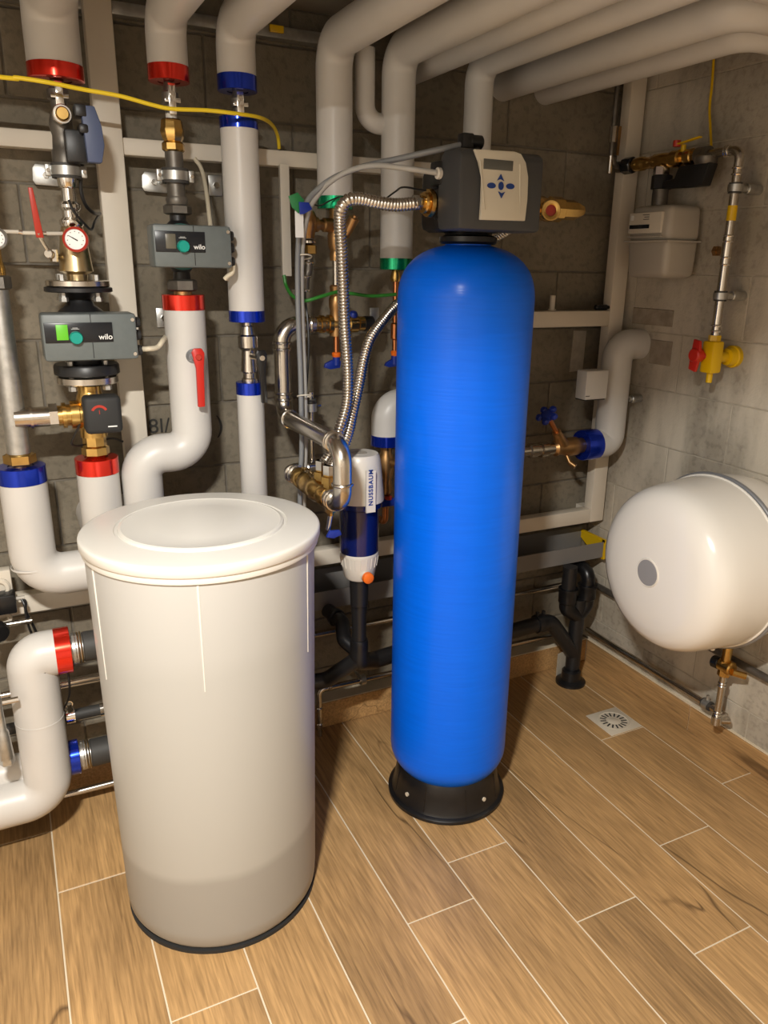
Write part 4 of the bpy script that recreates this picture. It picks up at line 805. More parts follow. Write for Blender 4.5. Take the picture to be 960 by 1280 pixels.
# ------------------------------------------------------------------ insulated elbow and valve behind the blue tank (left side)
ce = Col(483, 530, 2.18); re = ce.r(530, 38); zel = zat(ce.X, 2.18, 487) - re
ins('insulated elbow with blue foil end half hidden left of the blue tank', [ce.p(543), (ce.X, 2.18, zel), (ce.X + .25, 2.18, zel)], re, re * 1.15, [(ce.p(543), -UZ, dz(ce, 543, 556), 'foil_blue')])
t = thing('angle_valve', 'brass valve with blue handwheel half hidden behind the water filter', 'valve', ce.p(632))
m_ = MB(); ce.st(m_, [(634, 12), (618, 12), (612, 18), (600, 14), (590, 20), (572, 20), (566, 14), (555, 14)], 16); obj('body', m_, 'bronze', t)
obj('tail_pipe', MB().pipe([ce.p(632), (ce.X, 2.18, ce.p(632).z - .06), (ce.X, YB, ce.p(632).z - .06)], .011, .025, 12), 'copper', t)
P = ce.p(576); obj('bonnet', MB().cyl(P, P + Vector((.025, -.045, -.005)), .012, n=14), 'bronze', t)
obj('handwheel', MB().lathe([(0, .012), (.02, .012), (.027, .006), (.027, 0), (0, 0)], P + Vector((.025, -.045, -.005)), (.5, -.9, -.1), 10), 'blue_plastic', t)
P = ce.p(626); obj('drain_lever', MB().box(P + Vector((-.03, -.03, -.012)), P + Vector((.04, -.008, .012)), .005), 'blue_plastic', t)
obj('drain_washer', MB().cyl(ce.p(618) + Vector((0, -.02, 0)), ce.p(622) + Vector((0, -.02, 0)), .012), 'red_coat', t)
# ------------------------------------------------------------------ salt tank
BX, BY = .361, 1.747; t = thing('salt_tank', 'round translucent white brine tub filled with salt', 'tank', (BX, BY, 0))
obj('gap_shade_ring', MB().lathe([(.2, 0), (.2475, 0), (.2475, .009), (.2, .009)], (BX, BY, 0), UZ, 72), 'black_matt', t)  # black ring stands in for the shaded gap under the tub
obj('tub', MB().lathe([(0, .012), (.205, .012), (.228, .009), (.240, .013), (.2475, .026), (.2497, .06), (.2545, .4), (.260, .8), (.2625, .985), (.262, 1.0), (0.2, 1.0)], (BX, BY, 0), UZ, 96), 'brine_tub', t)
for px, y0, y1 in ((248, 728, 866), (384, 690, 815), (118, 722, 850)):
    # moulded drip ribs run down from the rim
    q0 = None
    best = None
    for k in range(720):
        a_ = math.radians(k / 2); P = Vector((BX + .262 * math.cos(a_), BY + .262 * math.sin(a_), .95)); v = RM @ (P - CAM)
        nrm = Vector((math.cos(a_), math.sin(a_), 0))
        if nrm.dot(CAM - P) < 0: continue
        e_ = abs(CX + F * v[0] / v[2] - px)
        if best is None or e_ < best[0]: best = (e_, a_)
    a_ = best[1]; d_ = Vector((math.cos(a_), math.sin(a_), 0)); P1 = Vector((BX, BY, 0)) + d_ * .263
    zlo = zat(P1.x, P1.y, y1)
    obj('moulded_rib', MB().cyl(Vector((BX, BY, zlo)) + d_ * (.2545 + (zlo - .4) * .0135), Vector((BX, BY, .985)) + d_ * .2615, .0014, .0032, 8), 'lid_plastic', t)
LZ = 1.03
ld = obj('lid', MB().lathe([(.262, -.041), (.2695, -.041), (.2705, -.037), (.2700, -.028), (.2732, -.0255), (.2746, -.0235), (.2750, -.008), (.2742, -.0045), (.2722, -.0022), (.2690, -.0012), (.262, -.0004), (.235, .0015), (.198, .004), (.196, .001), (.190, .001), (.188, .006), (.182, .008), (.178, .0065), (.12, .008), (0, .009)], (BX + .002, BY, LZ), UZ, 96), 'lid_plastic', t)
# ------------------------------------------------------------------ insulated connection with blue handwheel, right of the blue tank
YV = 2.20; cr = Col(766, 500, YV); rr_ = cr.r(500, 37); zu = zat(cr.X, YV, 431); zl = zat(cr.X, YV, 553)
xb = at(743, 555, YV).x
ins('insulated pipe with blue foil ring elbowing into the right wall', [(xb, YV, zl), (cr.X, YV, zl), (cr.X, YV, zu), (XR + .01, YV, zu)], rr_, rr_ * 1.2, [((xb + .004, YV, zl), -UX, mm(22, cr.p(555)), 'foil_blue')])
q0, q1 = at(733, 464, YV - rr_ - .02), at(757, 498, YV - rr_ - .02)
o = thing('sensor_box', 'small grey-white sensor box strapped to the right-hand insulated pipe', 'sensor', (q0.x, YV - rr_, q1.z))
obj('case', MB().box((q0.x, YV - rr_ - .025, q1.z), (q1.x, YV - rr_ + .03, q0.z), .004), 'jacket', o); obj('base_lip', MB().box((q0.x + .004, YV - rr_ - .02, q1.z - .004), (q1.x - .004, YV - rr_ + .03, q1.z + .002)), 'dark_print', o)
obj('logo_slot', MB().box((q0.x + .003, YV - rr_ - .0258, q1.z + .012), (q0.x + .02, YV - rr_ - .02, q1.z + .0145)), 'dark_print', o)
P = atX(800, 498, XR); t = thing('wall_stud', 'galvanised stud bracket holding the right-hand insulated pipe', 'bracket', P)
obj('rod', MB().cyl((cr.X + rr_ * .8, P.y, P.z), (XR, P.y, P.z), .009, n=12), 'galvanised', t); obj('sleeve', MB().cyl((XR - .045, P.y, P.z), (XR + .002, P.y, P.z), .015, n=14, bev=.002), 'galvanised', t)
t = thing('stop_valve', 'bronze stop valve with blue star handwheel right of the blue tank', 'valve', (xb - .1, YV, zl - .06))
xa = at(650, 560, YV).x; xm = at(706, 555, YV).x; xe = xb - mm(20, cr.p(555))
obj('body', MB().stack((at(690, 560, YV).x, YV, zl), (xe, YV, zl), [(0, .02), (.1, .03), (.25, .026), (.5, .034), (.8, .034), (.9, .028), (1, .028)]), 'bronze', t)
hw = at(684, 519, YV - .05); bs = Vector((xm, YV, zl)); dv = (hw - bs).normalized()
obj('bonnet', MB().cyl(bs, bs + (hw - bs) * .5, .026, .016, 12), 'bronze', t); obj('stem', MB().cyl(bs + (hw - bs) * .45, hw, .009), 'copper', t)
hwm = MB().lathe([(0, .018), (.012, .018), (.022, .014), (.024, 0), (0, 0)], hw - dv * .008, dv, 20)
qd = UZ.rotation_difference(dv).to_matrix()
for k in range(5):
    a_ = 2 * math.pi * k / 5; c_ = hw + qd @ Vector((.028 * math.cos(a_), .028 * math.sin(a_), -.006)); hwm.lathe([(0, .018), (.008, .017), (.0135, .01), (.0135, .004), (0, .0)], c_, dv, 12)
obj('handwheel', hwm, 'blue_plastic', t)
obj('feed_pipe', MB().pipe([(xa - .02, YV, zl), (1.40, YV, zl), (1.40, YB, zl)], .019, .04, 18), 'stainless', t)
obj('union', MB().stack((xa - .05, YV, zl), (at(691, 560, YV).x, YV, zl), [(0, .019), (.45, .019), (.47, .026), (.6, .026), (.62, .022), (.7, .022), (.71, .028), (.85, .028), (.87, .022), (1, .022)]), 'stainless', t)
q = at(712, 578, YV - .02); obj('drain_cock', MB().cyl((xm + .006, YV, zl - .02), q, .008).cyl(q, q + Vector((.012, -.02, -.012)), .010, n=10), 'bronze', t)
# ring of blue insulation end is the pipe's own cap; small stub pipe and dark cap on the middle rail
q = at(692, 388, 2.30); o = tag(obj('stub_pipe', MB().cyl((q.x, 2.31, 1.471), (q.x, 2.31, zat(q.x, 2.31, 369)), .010, n=14, bev=.002).cyl((q.x, 2.31, 1.471), (q.x, 2.31, 1.477), .014, n=14), 'cream_plastic', origin=(q.x, 2.31, 1.471)), 'short cream stub pipe on the middle frame rail', 'pipe')
q = at(752, 384, 2.29); o = tag(obj('marker', MB().cyl((q.x - .03, 2.29, 1.482), (q.x + .025, 2.29, 1.482), .010, n=12, bev=.003).cyl((q.x + .02, 2.29, 1.482), (q.x + .035, 2.29, 1.482), .0065, n=10), 'panel_black', origin=(q.x, 2.29, 1.472)), 'small dark cylinder lying on the middle frame rail', 'cap')
# ------------------------------------------------------------------ gas line on the right wall
GX = 1.99; g0 = atX(893, 425, GX); GY = g0.y
def gz(py, X=GX, Y=None): return zat(X, GY if Y is None else Y, py)
zel = zat(GX, GY, 187); t = thing('gas_pipe', 'stainless gas pipe with yellow sticker dropping along the right wall', 'pipe', (GX, GY, gz(425)))
yb_ = atX(872, 197, GX).y
obj('pipe', MB().pipe([(GX, yb_ + .02, zel), (GX, GY, zel), (GX, GY, gz(424))], .0135, .026, 20, 8), 'stainless', t)
for py in (210, 218, 295, 302, 322, 331, 407, 414): obj('press_bead', MB().torus((GX, GY, gz(py)), UZ, .0145, .0035, 20, 8), 'chrome', t)
for yy in (GY + .04, GY + .05): obj('press_bead', MB().torus((GX, yy, zel), UY, .0145, .0035, 20, 8), 'chrome', t)
obj('coupling', MB().cyl((GX, GY, gz(331)), (GX, GY, gz(295)), .0165, n=20), 'stainless', t)
q = atX(884, 314, GX); obj('test_plug', MB().cyl((GX, GY, q.z), (GX, GY + .035, q.z), .012, n=8).cyl((GX, GY + .03, q.z), (GX, GY + .045, q.z), .016, n=6), 'bronze', t)
st = MB()
for k in range(7):
    pass
obj('sticker', MB().lathe([(.0138, gz(276)), (.0142, gz(276)), (.0142, gz(257)), (.0138, gz(257))], (GX, GY, 0), UZ, 20), 'yellow_coat', t)
for py, lab in ((235, 'upper clamp stud holding the gas pipe to the right wall'), (370, 'lower clamp stud holding the gas pipe to the right wall')):
    z = gz(py); t = thing('pipe_clamp', 'galvanised ' + lab, 'clamp', (GX, GY, z))
    obj('rubber_lining', MB().lathe([(.013, -.015), (.019, -.015), (.019, .015), (.013, .015)], (GX, GY, z), UZ, 20), 'rubber', t)
    obj('band', MB().lathe([(.017, -.010), (.022, -.010), (.022, .010), (.017, .010)], (GX, GY, z), UZ, 20), 'galvanised', t)
    obj('rod', MB().cyl((GX + .02, GY, z), (XR - .04, GY, z), .010, n=14), 'galvanised', t)
    obj('stud', MB().cyl((XR - .055, GY, z), (XR + .003, GY, z), .0155, n=18, bev=.002), 'galvanised', t)
t = thing('gas_valve', 'yellow gas valve with red butterfly handle on a yellow wall rose', 'valve', (GX, GY, gz(470)))
zv = gz(447); obj('body', MB().box((GX - .024, GY - .024, gz(466)), (GX + .022, GY + .024, gz(426)), .007).cyl((GX, GY, gz(478)), (GX, GY, gz(464)), .010, n=10).cyl((GX, GY, gz(428)), (GX, GY, gz(419)), .019, n=6), 'yellow_coat', t)
obj('outlet', MB().stack((GX, GY, zv), (XR + .002, GY - .0, zv), [(0, .02), (.3, .017), (.6, .016), (.62, .026), (.82, .03), (.84, .035), (1, .035)]), 'yellow_coat', t)
hz_ = atX(871, 444, GX - .045)
obj('handle', MB().cyl((GX - .03, hz_.y, hz_.z), (GX - .062, hz_.y, hz_.z), .022, n=20, bev=.004).prism([(-.018, .006), (-.013, .045), (.012, .05), (.017, .006), (.018, -.008), (.020, -.045), (-.008, -.052), (-.017, -.01)], (GX - .055, hz_.y, hz_.z), UY, UZ, .012, .003).cyl((GX - .03, hz_.y, hz_.z), (GX, GY, zv), .012), 'red_plastic', t)
# gas meter
MXf = 1.925; e0 = atX(835, 300, MXf); e1 = atX(782, 300, MXf); My0, My1 = e0.y, e1.y; Mx1 = 2.07
mzt, mzm, mzb = zat(MXf, My0, 254), zat(MXf, My0, 301), zat(MXf, My0, 348)
t = thing('gas_meter', 'grey box-shaped gas meter hanging on the right wall', 'meter', ((MXf + Mx1) / 2, (My0 + My1) / 2, mzb))
def taper(z0, z1, i0, i1, bev):
    bm = bmesh.new(); vs = []
    for z, i in ((z0, i0), (z1, i1)):
        for x, y in ((MXf + i, My0 + i), (Mx1, My0 + i), (Mx1, My1 - i), (MXf + i, My1 - i)): vs.append(bm.verts.new((x, y, z)))
    for f in ((0, 3, 2, 1), (4, 5, 6, 7), (0, 1, 5, 4), (1, 2, 6, 5), (2, 3, 7, 6), (3, 0, 4, 7)): bm.faces.new([vs[i] for i in f])
    bmesh.ops.bevel(bm, geom=bm.edges[:], offset=bev, segments=3, affect='EDGES', profile=.5); bm.verts.index_update()
    r = MB().add([v.co.copy() for v in bm.verts], [tuple(v.index for v in f.verts) for f in bm.faces]); bm.free(); return r
obj('upper_shell', taper(mzm, mzt, 0.002, .008, .02), 'meter_grey', t); obj('lower_shell', taper(mzb, mzm + .01, .008, .001, .022), 'meter_grey', t)
obj('seam', MB().box((MXf - .004, My0 - .004, mzm - .003), (Mx1, My1 + .004, mzm + .003), .0015), 'meter_grey', t)
fp = obj('face_plate', MB().box((MXf - .004, My0 + .035, mzm + .025), (MXf + .01, My1 - .012, mzt - .022), .003), 'cream_plastic', t)
q0, q1 = atX(787, 282, MXf - .005), atX(811, 285, MXf - .005); zc_ = (q0.z + q1.z) / 2
obj('counter_window', MB().box((MXf - .0055, q1.y, zc_ - .006), (MXf - .003, q0.y, zc_ + .006), .0006), 'panel_black', fp)
for k, (h_, w_) in enumerate(((.036, .030), (.029, .022), (.022, .026))):
    obj('printed_line', MB().box((MXf - .0046, q1.y + .004, zc_ + h_ - .001), (MXf - .0038, q1.y + .004 + w_, zc_ + h_ + .001)), 'dark_print', fp)
obj('printed_line', MB().box((MXf - .0046, q0.y - .016, zc_ + .02), (MXf - .0038, q0.y - .003, zc_ + .036)), 'white_print', fp)
obj('lip', MB().box((MXf - .006, My0 + .03, mzm + .012), (MXf + .01, My1 - .01, mzm + .018), .002), 'meter_grey', t)
cm = Vector((GX, atX(827, 228, GX).y, 0)); zt1 = lambda py: zat(cm.x, cm.y, py)
t = thing('meter_union', 'black gas meter union with chrome nut and regulator arm', 'fitting', (cm.x, cm.y, zt1(249)))
obj('thread', MB().cyl((cm.x, cm.y, mzt - .004), (cm.x, cm.y, zt1(236)), .026, n=20), 'dark_steel', t)
obj('union_nut', MB().cyl((cm.x, cm.y, zt1(237)), (cm.x, cm.y, zt1(219)), .033, n=8, bev=.002), 'black_gloss', t)
obj('chrome_nut', MB().cyl((cm.x, cm.y, zt1(220)), (cm.x, cm.y, zt1(209)), .030, n=8), 'chrome', t)
yr1 = atX(886, 225, GX).y
obj('regulator_arm', MB().prism([(0, -.03), (-.1, -.034), (yr1 - cm.y + .02, -.034), (yr1 - cm.y, .03), (-.075, .03), (-.06, -.005), (0, -.01)], (cm.x + .02, cm.y - .012, zt1(224)), UY, UZ, -.04, .004), 'black_plastic', t)
t = thing('gas_cock', 'brass gas cock with yellow lever above the gas meter', 'valve', (GX, atX(830, 203, GX).y, zel - .03))
ya, yb2 = atX(872, 198, GX).y, atX(792, 206, GX).y
obj('body', MB().stack((GX, ya, zel), (GX, yb2, zel), [(0, .02), (.06, .02), (.07, .024), (.16, .024), (.18, .02), (.24, .02), (.25, .027), (.36, .027), (.38, .021), (.5, .024), (.64, .024), (.66, .02), (.8, .018), (.82, .022), (.95, .022), (1, .018)], 16), 'brass', t)
obj('down_tee', MB().cyl((GX, cm.y, zel), (GX, cm.y, zt1(212)), .02, n=16), 'brass', t)
obj('side_flange', MB().lathe([(0, 0), (.03, 0), (.034, .006), (.034, .022), (.028, .028), (0, .028)], (GX, ya - .035, zel - .028), UZ, 24).cyl((GX, ya - .045, zel), (GX, ya + .0, zel), .024, n=18), 'dark_steel', t)
lv0, lv1 = atX(846, 180, GX - .03), atX(876, 170, GX - .03)
obj('lever', MB().prism([(-.008, 0), (.008, 0), (.007, (lv1 - lv0).length), (-.007, (lv1 - lv0).length)], lv0, UX, lv1 - lv0, .004, .001).cyl((GX, lv0.y, zel), (GX, lv0.y, lv0.z), .008), 'yellow_coat', t); obj('lever_hub', MB().cyl(lv0 - UZ * .008, lv0 + UZ * .01, .012, n=10), 'red_coat', t)
obj('blue_nut', MB().cyl((GX, yb2, zel), (GX, yb2 + .045, zel), .027, n=8, bev=.003), 'panel_black', t); obj('end_thread', MB().cyl((GX, yb2 + .04, zel), (GX, yb2 + .08, zel), .018, n=14), 'dark_steel', t)
tag(obj('cable', MB().sweep(smooth_path([atX(893, 62, 2.07), atX(890, 105, 2.07), atX(887, 135, 2.065), atX(888, 160, 2.05), atX(889, 183, 2.02)], 8), .004, 8), 'yellow_coat', origin=atX(889, 183, 2.02)), 'thin yellow cable dropping from the ceiling pipes to the gas cock', 'cable')
yq = 2.25; t = thing('vent_pipe', 'thin dark pipe with small valve in the corner behind the gas cock', 'pipe', at(766, 218, yq))
q0, q1, q2, q3 = at(770, 110, yq), at(766, 170, yq), at(764, 195, yq), at(761, 217, yq)
obj('pipe', MB().sweep([(q1.x, yq, ZC - .1), (q1.x, yq, q2.z)], .008, 10), 'dark_steel', t)
obj('valve_body', MB().cyl((q1.x, yq, q1.z - .02), (q1.x, yq, q1.z + .03), .013, n=8).cyl((q1.x, yq, q3.z), (q1.x, yq, q2.z), .009, n=10), 'stainless', t)
obj('lever', MB().prism([(0, -.05), (.01, -.05), (.012, .04), (.002, .04)], (q1.x + .012, yq - .01, q1.z - .01), UX, UZ, .003), 'bronze', t)
obj('branch', MB().pipe([(q1.x, yq, q2.z), (q1.x + .02, yq, zel), (GX, yb2 + .07, zel)], .010, .02, 12), 'dark_steel', t)
# ------------------------------------------------------------------ expansion vessel
VY, VZ = 1.552, .772
t = thing('expansion_vessel', 'white drum-shaped expansion vessel with grey badge mounted on the right wall', 'vessel', (1.85, VY, VZ - .27))
vp = [(0, 0), (.06, .0015), (.12, .006), (.17, .014), (.205, .025), (.229, .041), (.243, .062), (.251, .09), (.256, .14), (.261, .20), (.264, .25), (.262, .30), (.256, .35), (.245, .40), (.22, .44), (.15, .47), (0, .478)]
obj('shell', MB().lathe(vp, (1.60, VY, VZ), UX, 96), 'vessel_white', t)
obj('seam_ring', MB().torus((1.85, VY, VZ), UX, .266, .0075, 96, 12), 'ring_grey', t)
obj('seam_bead', MB().torus((1.838, VY, VZ), UX, .2635, .004, 96, 8), 'vessel_white', t)
obj('badge', MB().lathe([(0, -.0035), (.0385, -.002), (.0395, 0), (.0395, .006), (0, .006)], (1.60, VY, VZ), UX, 40), 'badge_grey', t)
obj('badge_rim', MB().torus((1.601, VY, VZ), UX, .041, .003, 40, 8), 'white_plastic', t)
q = atX(933, 788, 1.80); 
obj('nipple', MB().lathe([(0, .012), (.006, .01), (.009, 0), (0, -.01)], (1.80, VY - .10, VZ - .238), (0, -.4, -.92), 12), 'vessel_white', t)
obj('wall_bracket', MB().box((2.03, VY - .06, VZ - .12), (XR + .002, VY + .06, VZ + .12), .004), 'galvanised', t)
# connection below vessel
zk = zat(2.0, VY, 832); t = thing('vessel_connection', 'brass elbow and chrome pipe under the expansion vessel', 'pipe', (2.02, VY, .15))
obj('connector', MB().cyl((2.0, VY, VZ - .262), (2.0, VY, zk), .016), 'brass', t)
obj('elbow', MB().cyl((2.0, VY + .02, zk), (2.0, VY - .03, zk), .024, n=16, bev=.004).cyl((2.0, VY, zk + .02), (2.0, VY, zk - .035), .021, n=8).cyl((2.0, VY - .03, zk - .01), (2.035, VY - .055, zk - .02), .012, n=8), 'brass', t)
obj('cap', MB().cyl((1.995, VY + .018, zk), (1.99, VY + .045, zk), .021, bev=.004), 'panel_black', t)
obj('pipe', MB().pipe([(2.0, VY, zk - .03), (2.0, VY, .165), (2.04, VY - .02, .165)], .0115, .02, 16), 'stainless', t)
for z in (.30, .31, .19, .20): obj('press_bead', MB().torus((2.0, VY, z), UZ, .012, .003, 18, 6), 'chrome', t)
obj('lower_elbow', MB().cyl((2.0, VY, .15), (2.0, VY, .185), .017, bev=.004).cyl((2.0, VY, .165), (2.045, VY, .165), .016, bev=.003), 'stainless', t)
t = thing('wall_pipe', 'chrome pipe running above the right skirting to the vessel pipe', 'pipe', (2.05, 1.9, .165))
obj('pipe', MB().cyl((2.045, VY, .17), (2.045, 2.28, .17), .0115, n=16), 'stainless', t)
for yy in (1.635,):
    obj('clamp_band', MB().lathe([(.011, -.012), (.019, -.012), (.019, .012), (.011, .012)], (2.045, yy, .17), UY, 18), 'galvanised', t); obj('clamp_rubber', MB().lathe([(.011, -.017), (.0175, -.017), (.0175, .017), (.011, .017)], (2.045, yy, .17), UY, 18), 'rubber', t)
    obj('clamp_screw', MB().cyl((2.045, yy, .185), (2.045, yy, .205), .006, n=8).cyl((2.05, yy, .17), (XR, yy, .17), .006, n=8), 'galvanised', t)
q0 = atX(742, 730, 2.06)
tag(obj('grey_pipe', MB().cyl((2.06, 2.3, q0.z), (2.06, 1.0, q0.z), .013, n=16), 'dark_steel', origin=(2.06, 1.6, q0.z)), 'dark grey pipe running along the right wall behind the white vessel', 'pipe')
# ------------------------------------------------------------------ floor drain
dq = [atZ(*p_, 0) for p_ in ((736.5, 893), (766.7, 884), (803, 909.5), (765, 921))]; dc = (dq[0] + dq[1] + dq[2] + dq[3]) / 4; dc = Vector((1.868, 1.889, 0)); hs = .072
t = thing('floor_drain', 'square off-white floor drain grate with radial slots', 'drain', dc)
obj('plate', MB().box((dc.x - hs, dc.y - hs, 0), (dc.x + hs, dc.y + hs, .004), .0015), 'drain_white', t)
obj('rim', MB().lathe([(.053, .004), (.055, .0055), (.058, .0055), (.060, .004)], dc, UZ, 40), 'drain_white', t)
for k in range(16):
    a_ = 2 * math.pi * k / 16; rot = Matrix.Rotation(a_, 3, 'Z'); P = dc + rot @ Vector((.039, 0, .0035)); obj('slot', MB().box(P - Vector((.011, .003, .001)), P + Vector((.011, .003, .0011)), 0, rot), 'dark_print', t)
obj('centre', MB().lathe([(0, .0055), (.02, .0055), (.022, .004)], dc, UZ, 24), 'drain_white', t)
# ------------------------------------------------------------------ black waste stack in the corner
YW = 2.20; cw = Col(721, 775, YW); t = thing('waste_stack', 'black plastic waste stack with twin collars in the back corner', 'pipe', (cw.X, YW, 0))
rW = .0295
obj('stack_pipe', MB().cyl((cw.X, YW, .02), (cw.X, YW, zat(cw.X, YW, 748)), rW), 'black_plastic', t)
obj('floor_flange', MB().lathe([(0, 0), (.06, 0), (.06, .010), (.04, .02), (.038, .055), (.032, .06), (0, .06)], (cw.X - .012, YW - .01, 0), UZ, 36), 'black_gloss', t)
cl_, cr_ = Col(711, 730, YW), Col(734, 735, YW)
def collar(x, z0, z1, r): return MB().lathe([(0, z0), (r * .9, z0), (r * 1.22, z0 + .012), (r * 1.22, z1 - .014), (r * 1.32, z1 - .01), (r * 1.32, z1), (r * .9, z1), (0, z1)], (x, YW, 0), UZ, 28)
zc1, zc2 = zat(cw.X, YW, 752), zat(cw.X, YW, 732)
obj('collar', collar(cl_.X, zc1, zc2, rW), 'black_gloss', t); obj('collar', collar(cr_.X, zc1, zc2, rW), 'black_gloss', t)
obj('branch_body', MB().pipe([(cl_.X, YW, zc1 + .01), (cl_.X, YW, zc1 - .02), (cw.X, YW, zc1 - .06)], rW * 1.05, .03, 20).pipe([(cr_.X, YW, zc1 + .01), (cr_.X, YW, zc1 - .02), (cw.X, YW, zc1 - .06)], rW * 1.05, .03, 20), 'black_gloss', t)
obj('feed_pipe', MB().cyl((cl_.X, YW, zc2 - .02), (cl_.X, YW, .513), rW * .95), 'black_plastic', t)
obj('feed_elbow', MB().pipe([(cr_.X, YW, zc2 - .02), (cr_.X, YW, zc2 + .055), (cr_.X + .0, 2.35, zc2 + .055)], rW * .95, .04, 20, 10), 'black_gloss', t)
cb = Col(680, 780, YW); zb3 = zat(cb.X, YW, 778); zb4 = zat(cw.X, YW, 822)
obj('side_branch', MB().pipe([(1.35, YW, zb3 - .02), (cb.X - .02, YW, zb3), (cb.X + .03, YW, zb3), (cw.X, YW, zb4 + .02)], .03, .06, 20, 8), 'black_plastic', t)
obj('branch_ring', MB().lathe([(.028, -.02), (.036, -.02), (.038, -.006), (.038, .006), (.036, .02), (.028, .02)], (cb.X - .02, YW, zb3), UX, 24), 'black_gloss', t)
for s_ in (-.014, .014): obj('lug', MB().box((cb.X - .026 + s_, YW - .006, zb3 + .034), (cb.X - .016 + s_, YW + .006, zb3 + .052), .001), 'black_plastic', t)
# chrome low pipe in front of the skirting between both tanks
zz = at(450, 850, 2.27).z; xq = at(399, 880, 2.27).x
t = thing('low_pipe', 'thin chrome pipe above the back skirting between the two tanks', 'pipe', (xq, 2.27, 0))
obj('pipe', MB().pipe([(xq, 2.27, 0.0), (xq, 2.27, zz), (1.9, 2.27, zz)], .0095, .022, 14, 8), 'stainless', t)
for z in (.05, .115): obj('press_bead', MB().torus((xq, 2.27, z), UZ, .010, .003, 16, 6), 'chrome', t)
for x in (xq + .035, xq + .043): obj('press_bead', MB().torus((x, 2.27, zz), UX, .010, .003, 16, 6), 'chrome', t)
q = at(453, 845, 2.27)
obj('clamp', MB().lathe([(.009, -.009), (.019, -.009), (.019, .009), (.009, .009)], (q.x, 2.27, zz), UX, 18).cyl((q.x, 2.275, zz), (q.x, YB, zz), .005), 'galvanised', t)
zlp = at(475, 777, 2.345).z; tag(obj('steel_pipe', MB().cyl((-.9, 2.345, zlp), (1.97, 2.345, zlp), .011, n=16), 'stainless', origin=(.5, 2.345, zlp)), 'long thin steel pipe low on the back wall', 'pipe')
# ------------------------------------------------------------------ bottom left corner
YL = 2.06; r6 = .061
cu_ = Col(50, 900, YL); zt6 = zat(at(68, 813, YL).x, YL, 815); zb6 = zat(at(0, 1008, YL).x, YL, 1008)
xc6 = at(69, 815, YL).x
ins('thick insulated pipe bending up and right at bottom left with red foil end', [(XL + .1, YL, zb6), (cu_.X, YL, zb6), (cu_.X, YL, zt6), (xc6, YL, zt6)], r6, r6 * 1.05, [((xc6, YL, zt6), UX, mm(18, (xc6, YL, zt6)), 'foil_red')], seams=[(cu_.p(897), UZ)])
x7 = xc6 + mm(18, (xc6, YL, zt6))
def coupling(label, x, y, z, r, x1):
    t = thing('rubber_coupling', label, 'coupling', (x, y, z - r))
    obj('flange', MB().stack((x - .01, y, z), (x + .035, y, z), [(0, r * .8), (.3, r * .8), (.31, r), (.6, r), (.62, r * .85), (1, r * .85)]), 'galvanised', t)
    obj('sleeve', MB().cyl((x + .03, y, z), (x1, y, z), r * .95, n=28, bev=.003), 'rubber', t)
    for k in range(3): obj('clip', MB().torus((x + .012 + .007 * k, y, z), UX, r * .95, .0025, 28, 6), 'pale_brass', t)
coupling('black rubber coupling right of the red foil end at bottom left', x7, YL, zt6, .043, .45)
zb7 = at(85, 948, 2.12).z; x8 = at(82, 948, 2.12).x
ins('insulated pipe with blue foil end low behind the bottom left bend', [(XL + .1, 2.12, zb7), (x8, 2.12, zb7)], .048, None, [((x8, 2.12, zb7), UX, mm(16, (x8, 2.12, zb7)), 'foil_blue')])
coupling('dark rubber coupling right of the low blue foil end', x8 + mm(16, (x8, 2.12, zb7)), 2.12, zb7, .042, .45)
def lowpipe(label, px, py, Y, r, m, x0=XL + .1, x1=.6, name='steel_pipe'):
    z = at(px, py, Y).z; return tag(obj(name, MB().cyl((x0, Y, z), (x1, Y, z), r, n=14), m, origin=(.1, Y, z)), label, 'pipe')
lowpipe('bright thin steel pipe between the red and blue rubber couplings', 100, 850, 2.22, .010, 'stainless')
lowpipe('bright thin steel pipe just above the floor at bottom left', 115, 985, 2.22, .010, 'stainless')
zq = at(105, 891, 2.2).z; t = thing('hose_pipe', 'black rubber covered pipe with chrome clamp at bottom left', 'pipe', (.1, 2.2, zq))
obj('pipe', MB().cyl((XL + .1, 2.2, zq), (.6, 2.2, zq), .017, n=18), 'rubber', t)
q = at(88, 893, 2.2); obj('clamp', MB().lathe([(.015, -.012), (.023, -.012), (.023, .012), (.015, .012)], (q.x, 2.2, zq), UX, 20), 'chrome', t); obj('clamp_screw', MB().cyl((q.x, 2.19, zq + .02), (q.x, 2.19, zq + .045), .008, n=8).torus((q.x, 2.19, zq + .045), FRONT, .009, .003, 14, 6), 'chrome', t)
q = at(131, 893, 2.2); obj('clamp', MB().lathe([(.015, -.012), (.023, -.012), (.023, .012), (.015, .012)], (q.x, 2.2, zq), UX, 20), 'chrome', t)
lowpipe('thin steel pipe stub beside the black plug at the left edge', 25, 778, 2.2, .008, 'stainless', x1=at(40, 776, 2.2).x)
lowpipe('dark grey wall pipe below the frame rail at the left edge', 20, 765, 2.3, .011, 'galvanised', x1=.62)
# galvanised stand at left edge
cs = Col(4, 920, 1.97); t = thing('pipe_stand', 'galvanised threaded stand with round foot at the left edge', 'stand', (cs.X, 1.97, zb6 + r6))
m_ = MB(); cs.st(m_, [(950, 16), (946, 18), (915, 14), (912, 10), (890, 9), (845, 9)], 16); obj('sleeve', m_, 'galvanised', t)
m_ = MB(); cs.st(m_, [(955, 14), (953, 19), (947, 19)], 6); obj('nut', m_, 'galvanised', t)
q = at(12, 876, 1.98); obj('bolt', MB().cyl(q - UX * .02, q + UX * .02, .008, n=8), 'chrome', t)
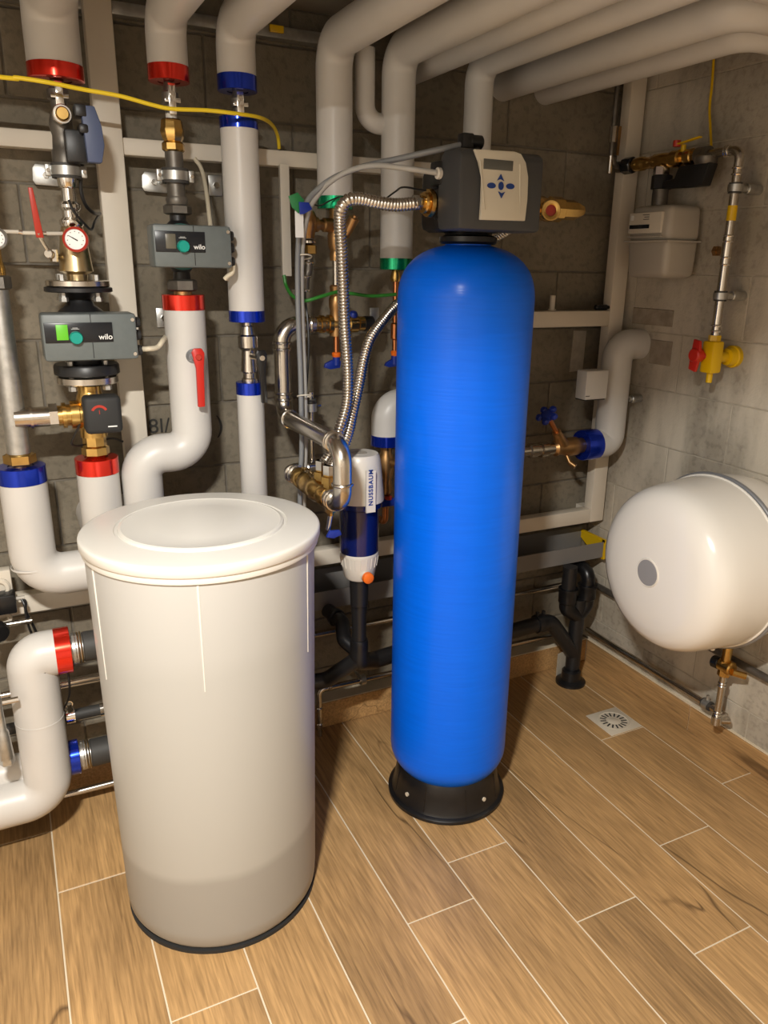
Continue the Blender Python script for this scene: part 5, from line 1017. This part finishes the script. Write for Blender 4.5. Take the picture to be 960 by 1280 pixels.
# socket panel, plug-in adapter and its wires
q = at(8, 728, 2.25); t = thing('socket_panel', 'cream wall socket panel at the left edge', 'socket', (q.x, 2.25, q.z - .05))
z0_, z1_ = at(8, 748, 2.25).z, at(8, 712, 2.25).z; xr_ = at(15, 728, 2.25).x
obj('panel', MB().box((xr_ - .16, 2.245, z0_), (xr_, 2.28, z1_), .004), 'cream_plastic', t)
obj('socket_ring', MB().lathe([(.018, 0), (.03, 0), (.03, .006), (.026, .01), (.018, .01)], (xr_ - .035, 2.245, (z0_ + z1_) / 2 - .006), FRONT, 24), 'cream_plastic', t)
q0, q1 = at(-20, 746, 2.22), at(22, 763, 2.22); t = thing('power_adapter', 'black plug-in power adapter below the cream socket panel', 'adapter', (q1.x, 2.22, q1.z))
obj('case', MB().box((q0.x, 2.20, q1.z), (q1.x, 2.255, q0.z), .005), 'black_gloss', t); obj('strain_relief', MB().cyl((q1.x - .002, 2.225, (q0.z + q1.z) / 2 + .006), (q1.x + .022, 2.225, (q0.z + q1.z) / 2 + .006), .006, n=10), 'meter_grey', t)
q = at(3, 777, 2.22); tag(obj('round_socket', MB().lathe([(.012, 0), (.012, .022), (.02, .022), (.023, .018), (.023, 0), (0, 0)], (q.x, 2.26, q.z), (.2, -1, -.2), 24), 'cream_plastic', origin=(q.x, 2.26, q.z)), 'round cream socket outlet below the black adapter', 'socket')
q = at(0, 790, 2.16); tag(obj('gate_valve', MB().lathe([(0, .03), (.02, .03), (.028, .02), (.03, 0), (0, 0)], (q.x - .01, 2.17, q.z), (.6, -1, 0), 20), 'black_gloss', origin=(q.x, 2.17, q.z)), 'round black valve wheel at the left edge beside a thin pipe', 'valve')
wire('black adapter wire hanging in front of the lower frame rail', [at(27, 749, 2.22), at(31, 758, 2.21), at(33, 772, 2.21), at(37, 786, 2.22), at(42, 797, 2.24)], .0035)
wire('second black adapter wire slanting right of the first', [at(27, 749, 2.225), at(32, 752, 2.22), at(33, 765, 2.22), at(42, 783, 2.22), at(48, 797, 2.24)], .0035)
wire('thin black wire hanging below the red foil end', [at(85, 840, 2.05), at(87, 858, 2.05), at(86, 872, 2.08), at(80, 886, 2.15)], .003)
# ------------------------------------------------------------------ ceiling lamp above the viewer
t = thing('ceiling_lamp', 'white rectangular ceiling lamp between the ceiling pipes', 'lamp', (LAMP[0], LAMP[1], LAMP[2]))
obj('housing', MB().box((LAMP[0] - .09, LAMP[1] - .07, LAMP[2] + .006), (LAMP[0] + .09, LAMP[1] + .07, ZC), .006), 'white_plastic', t)
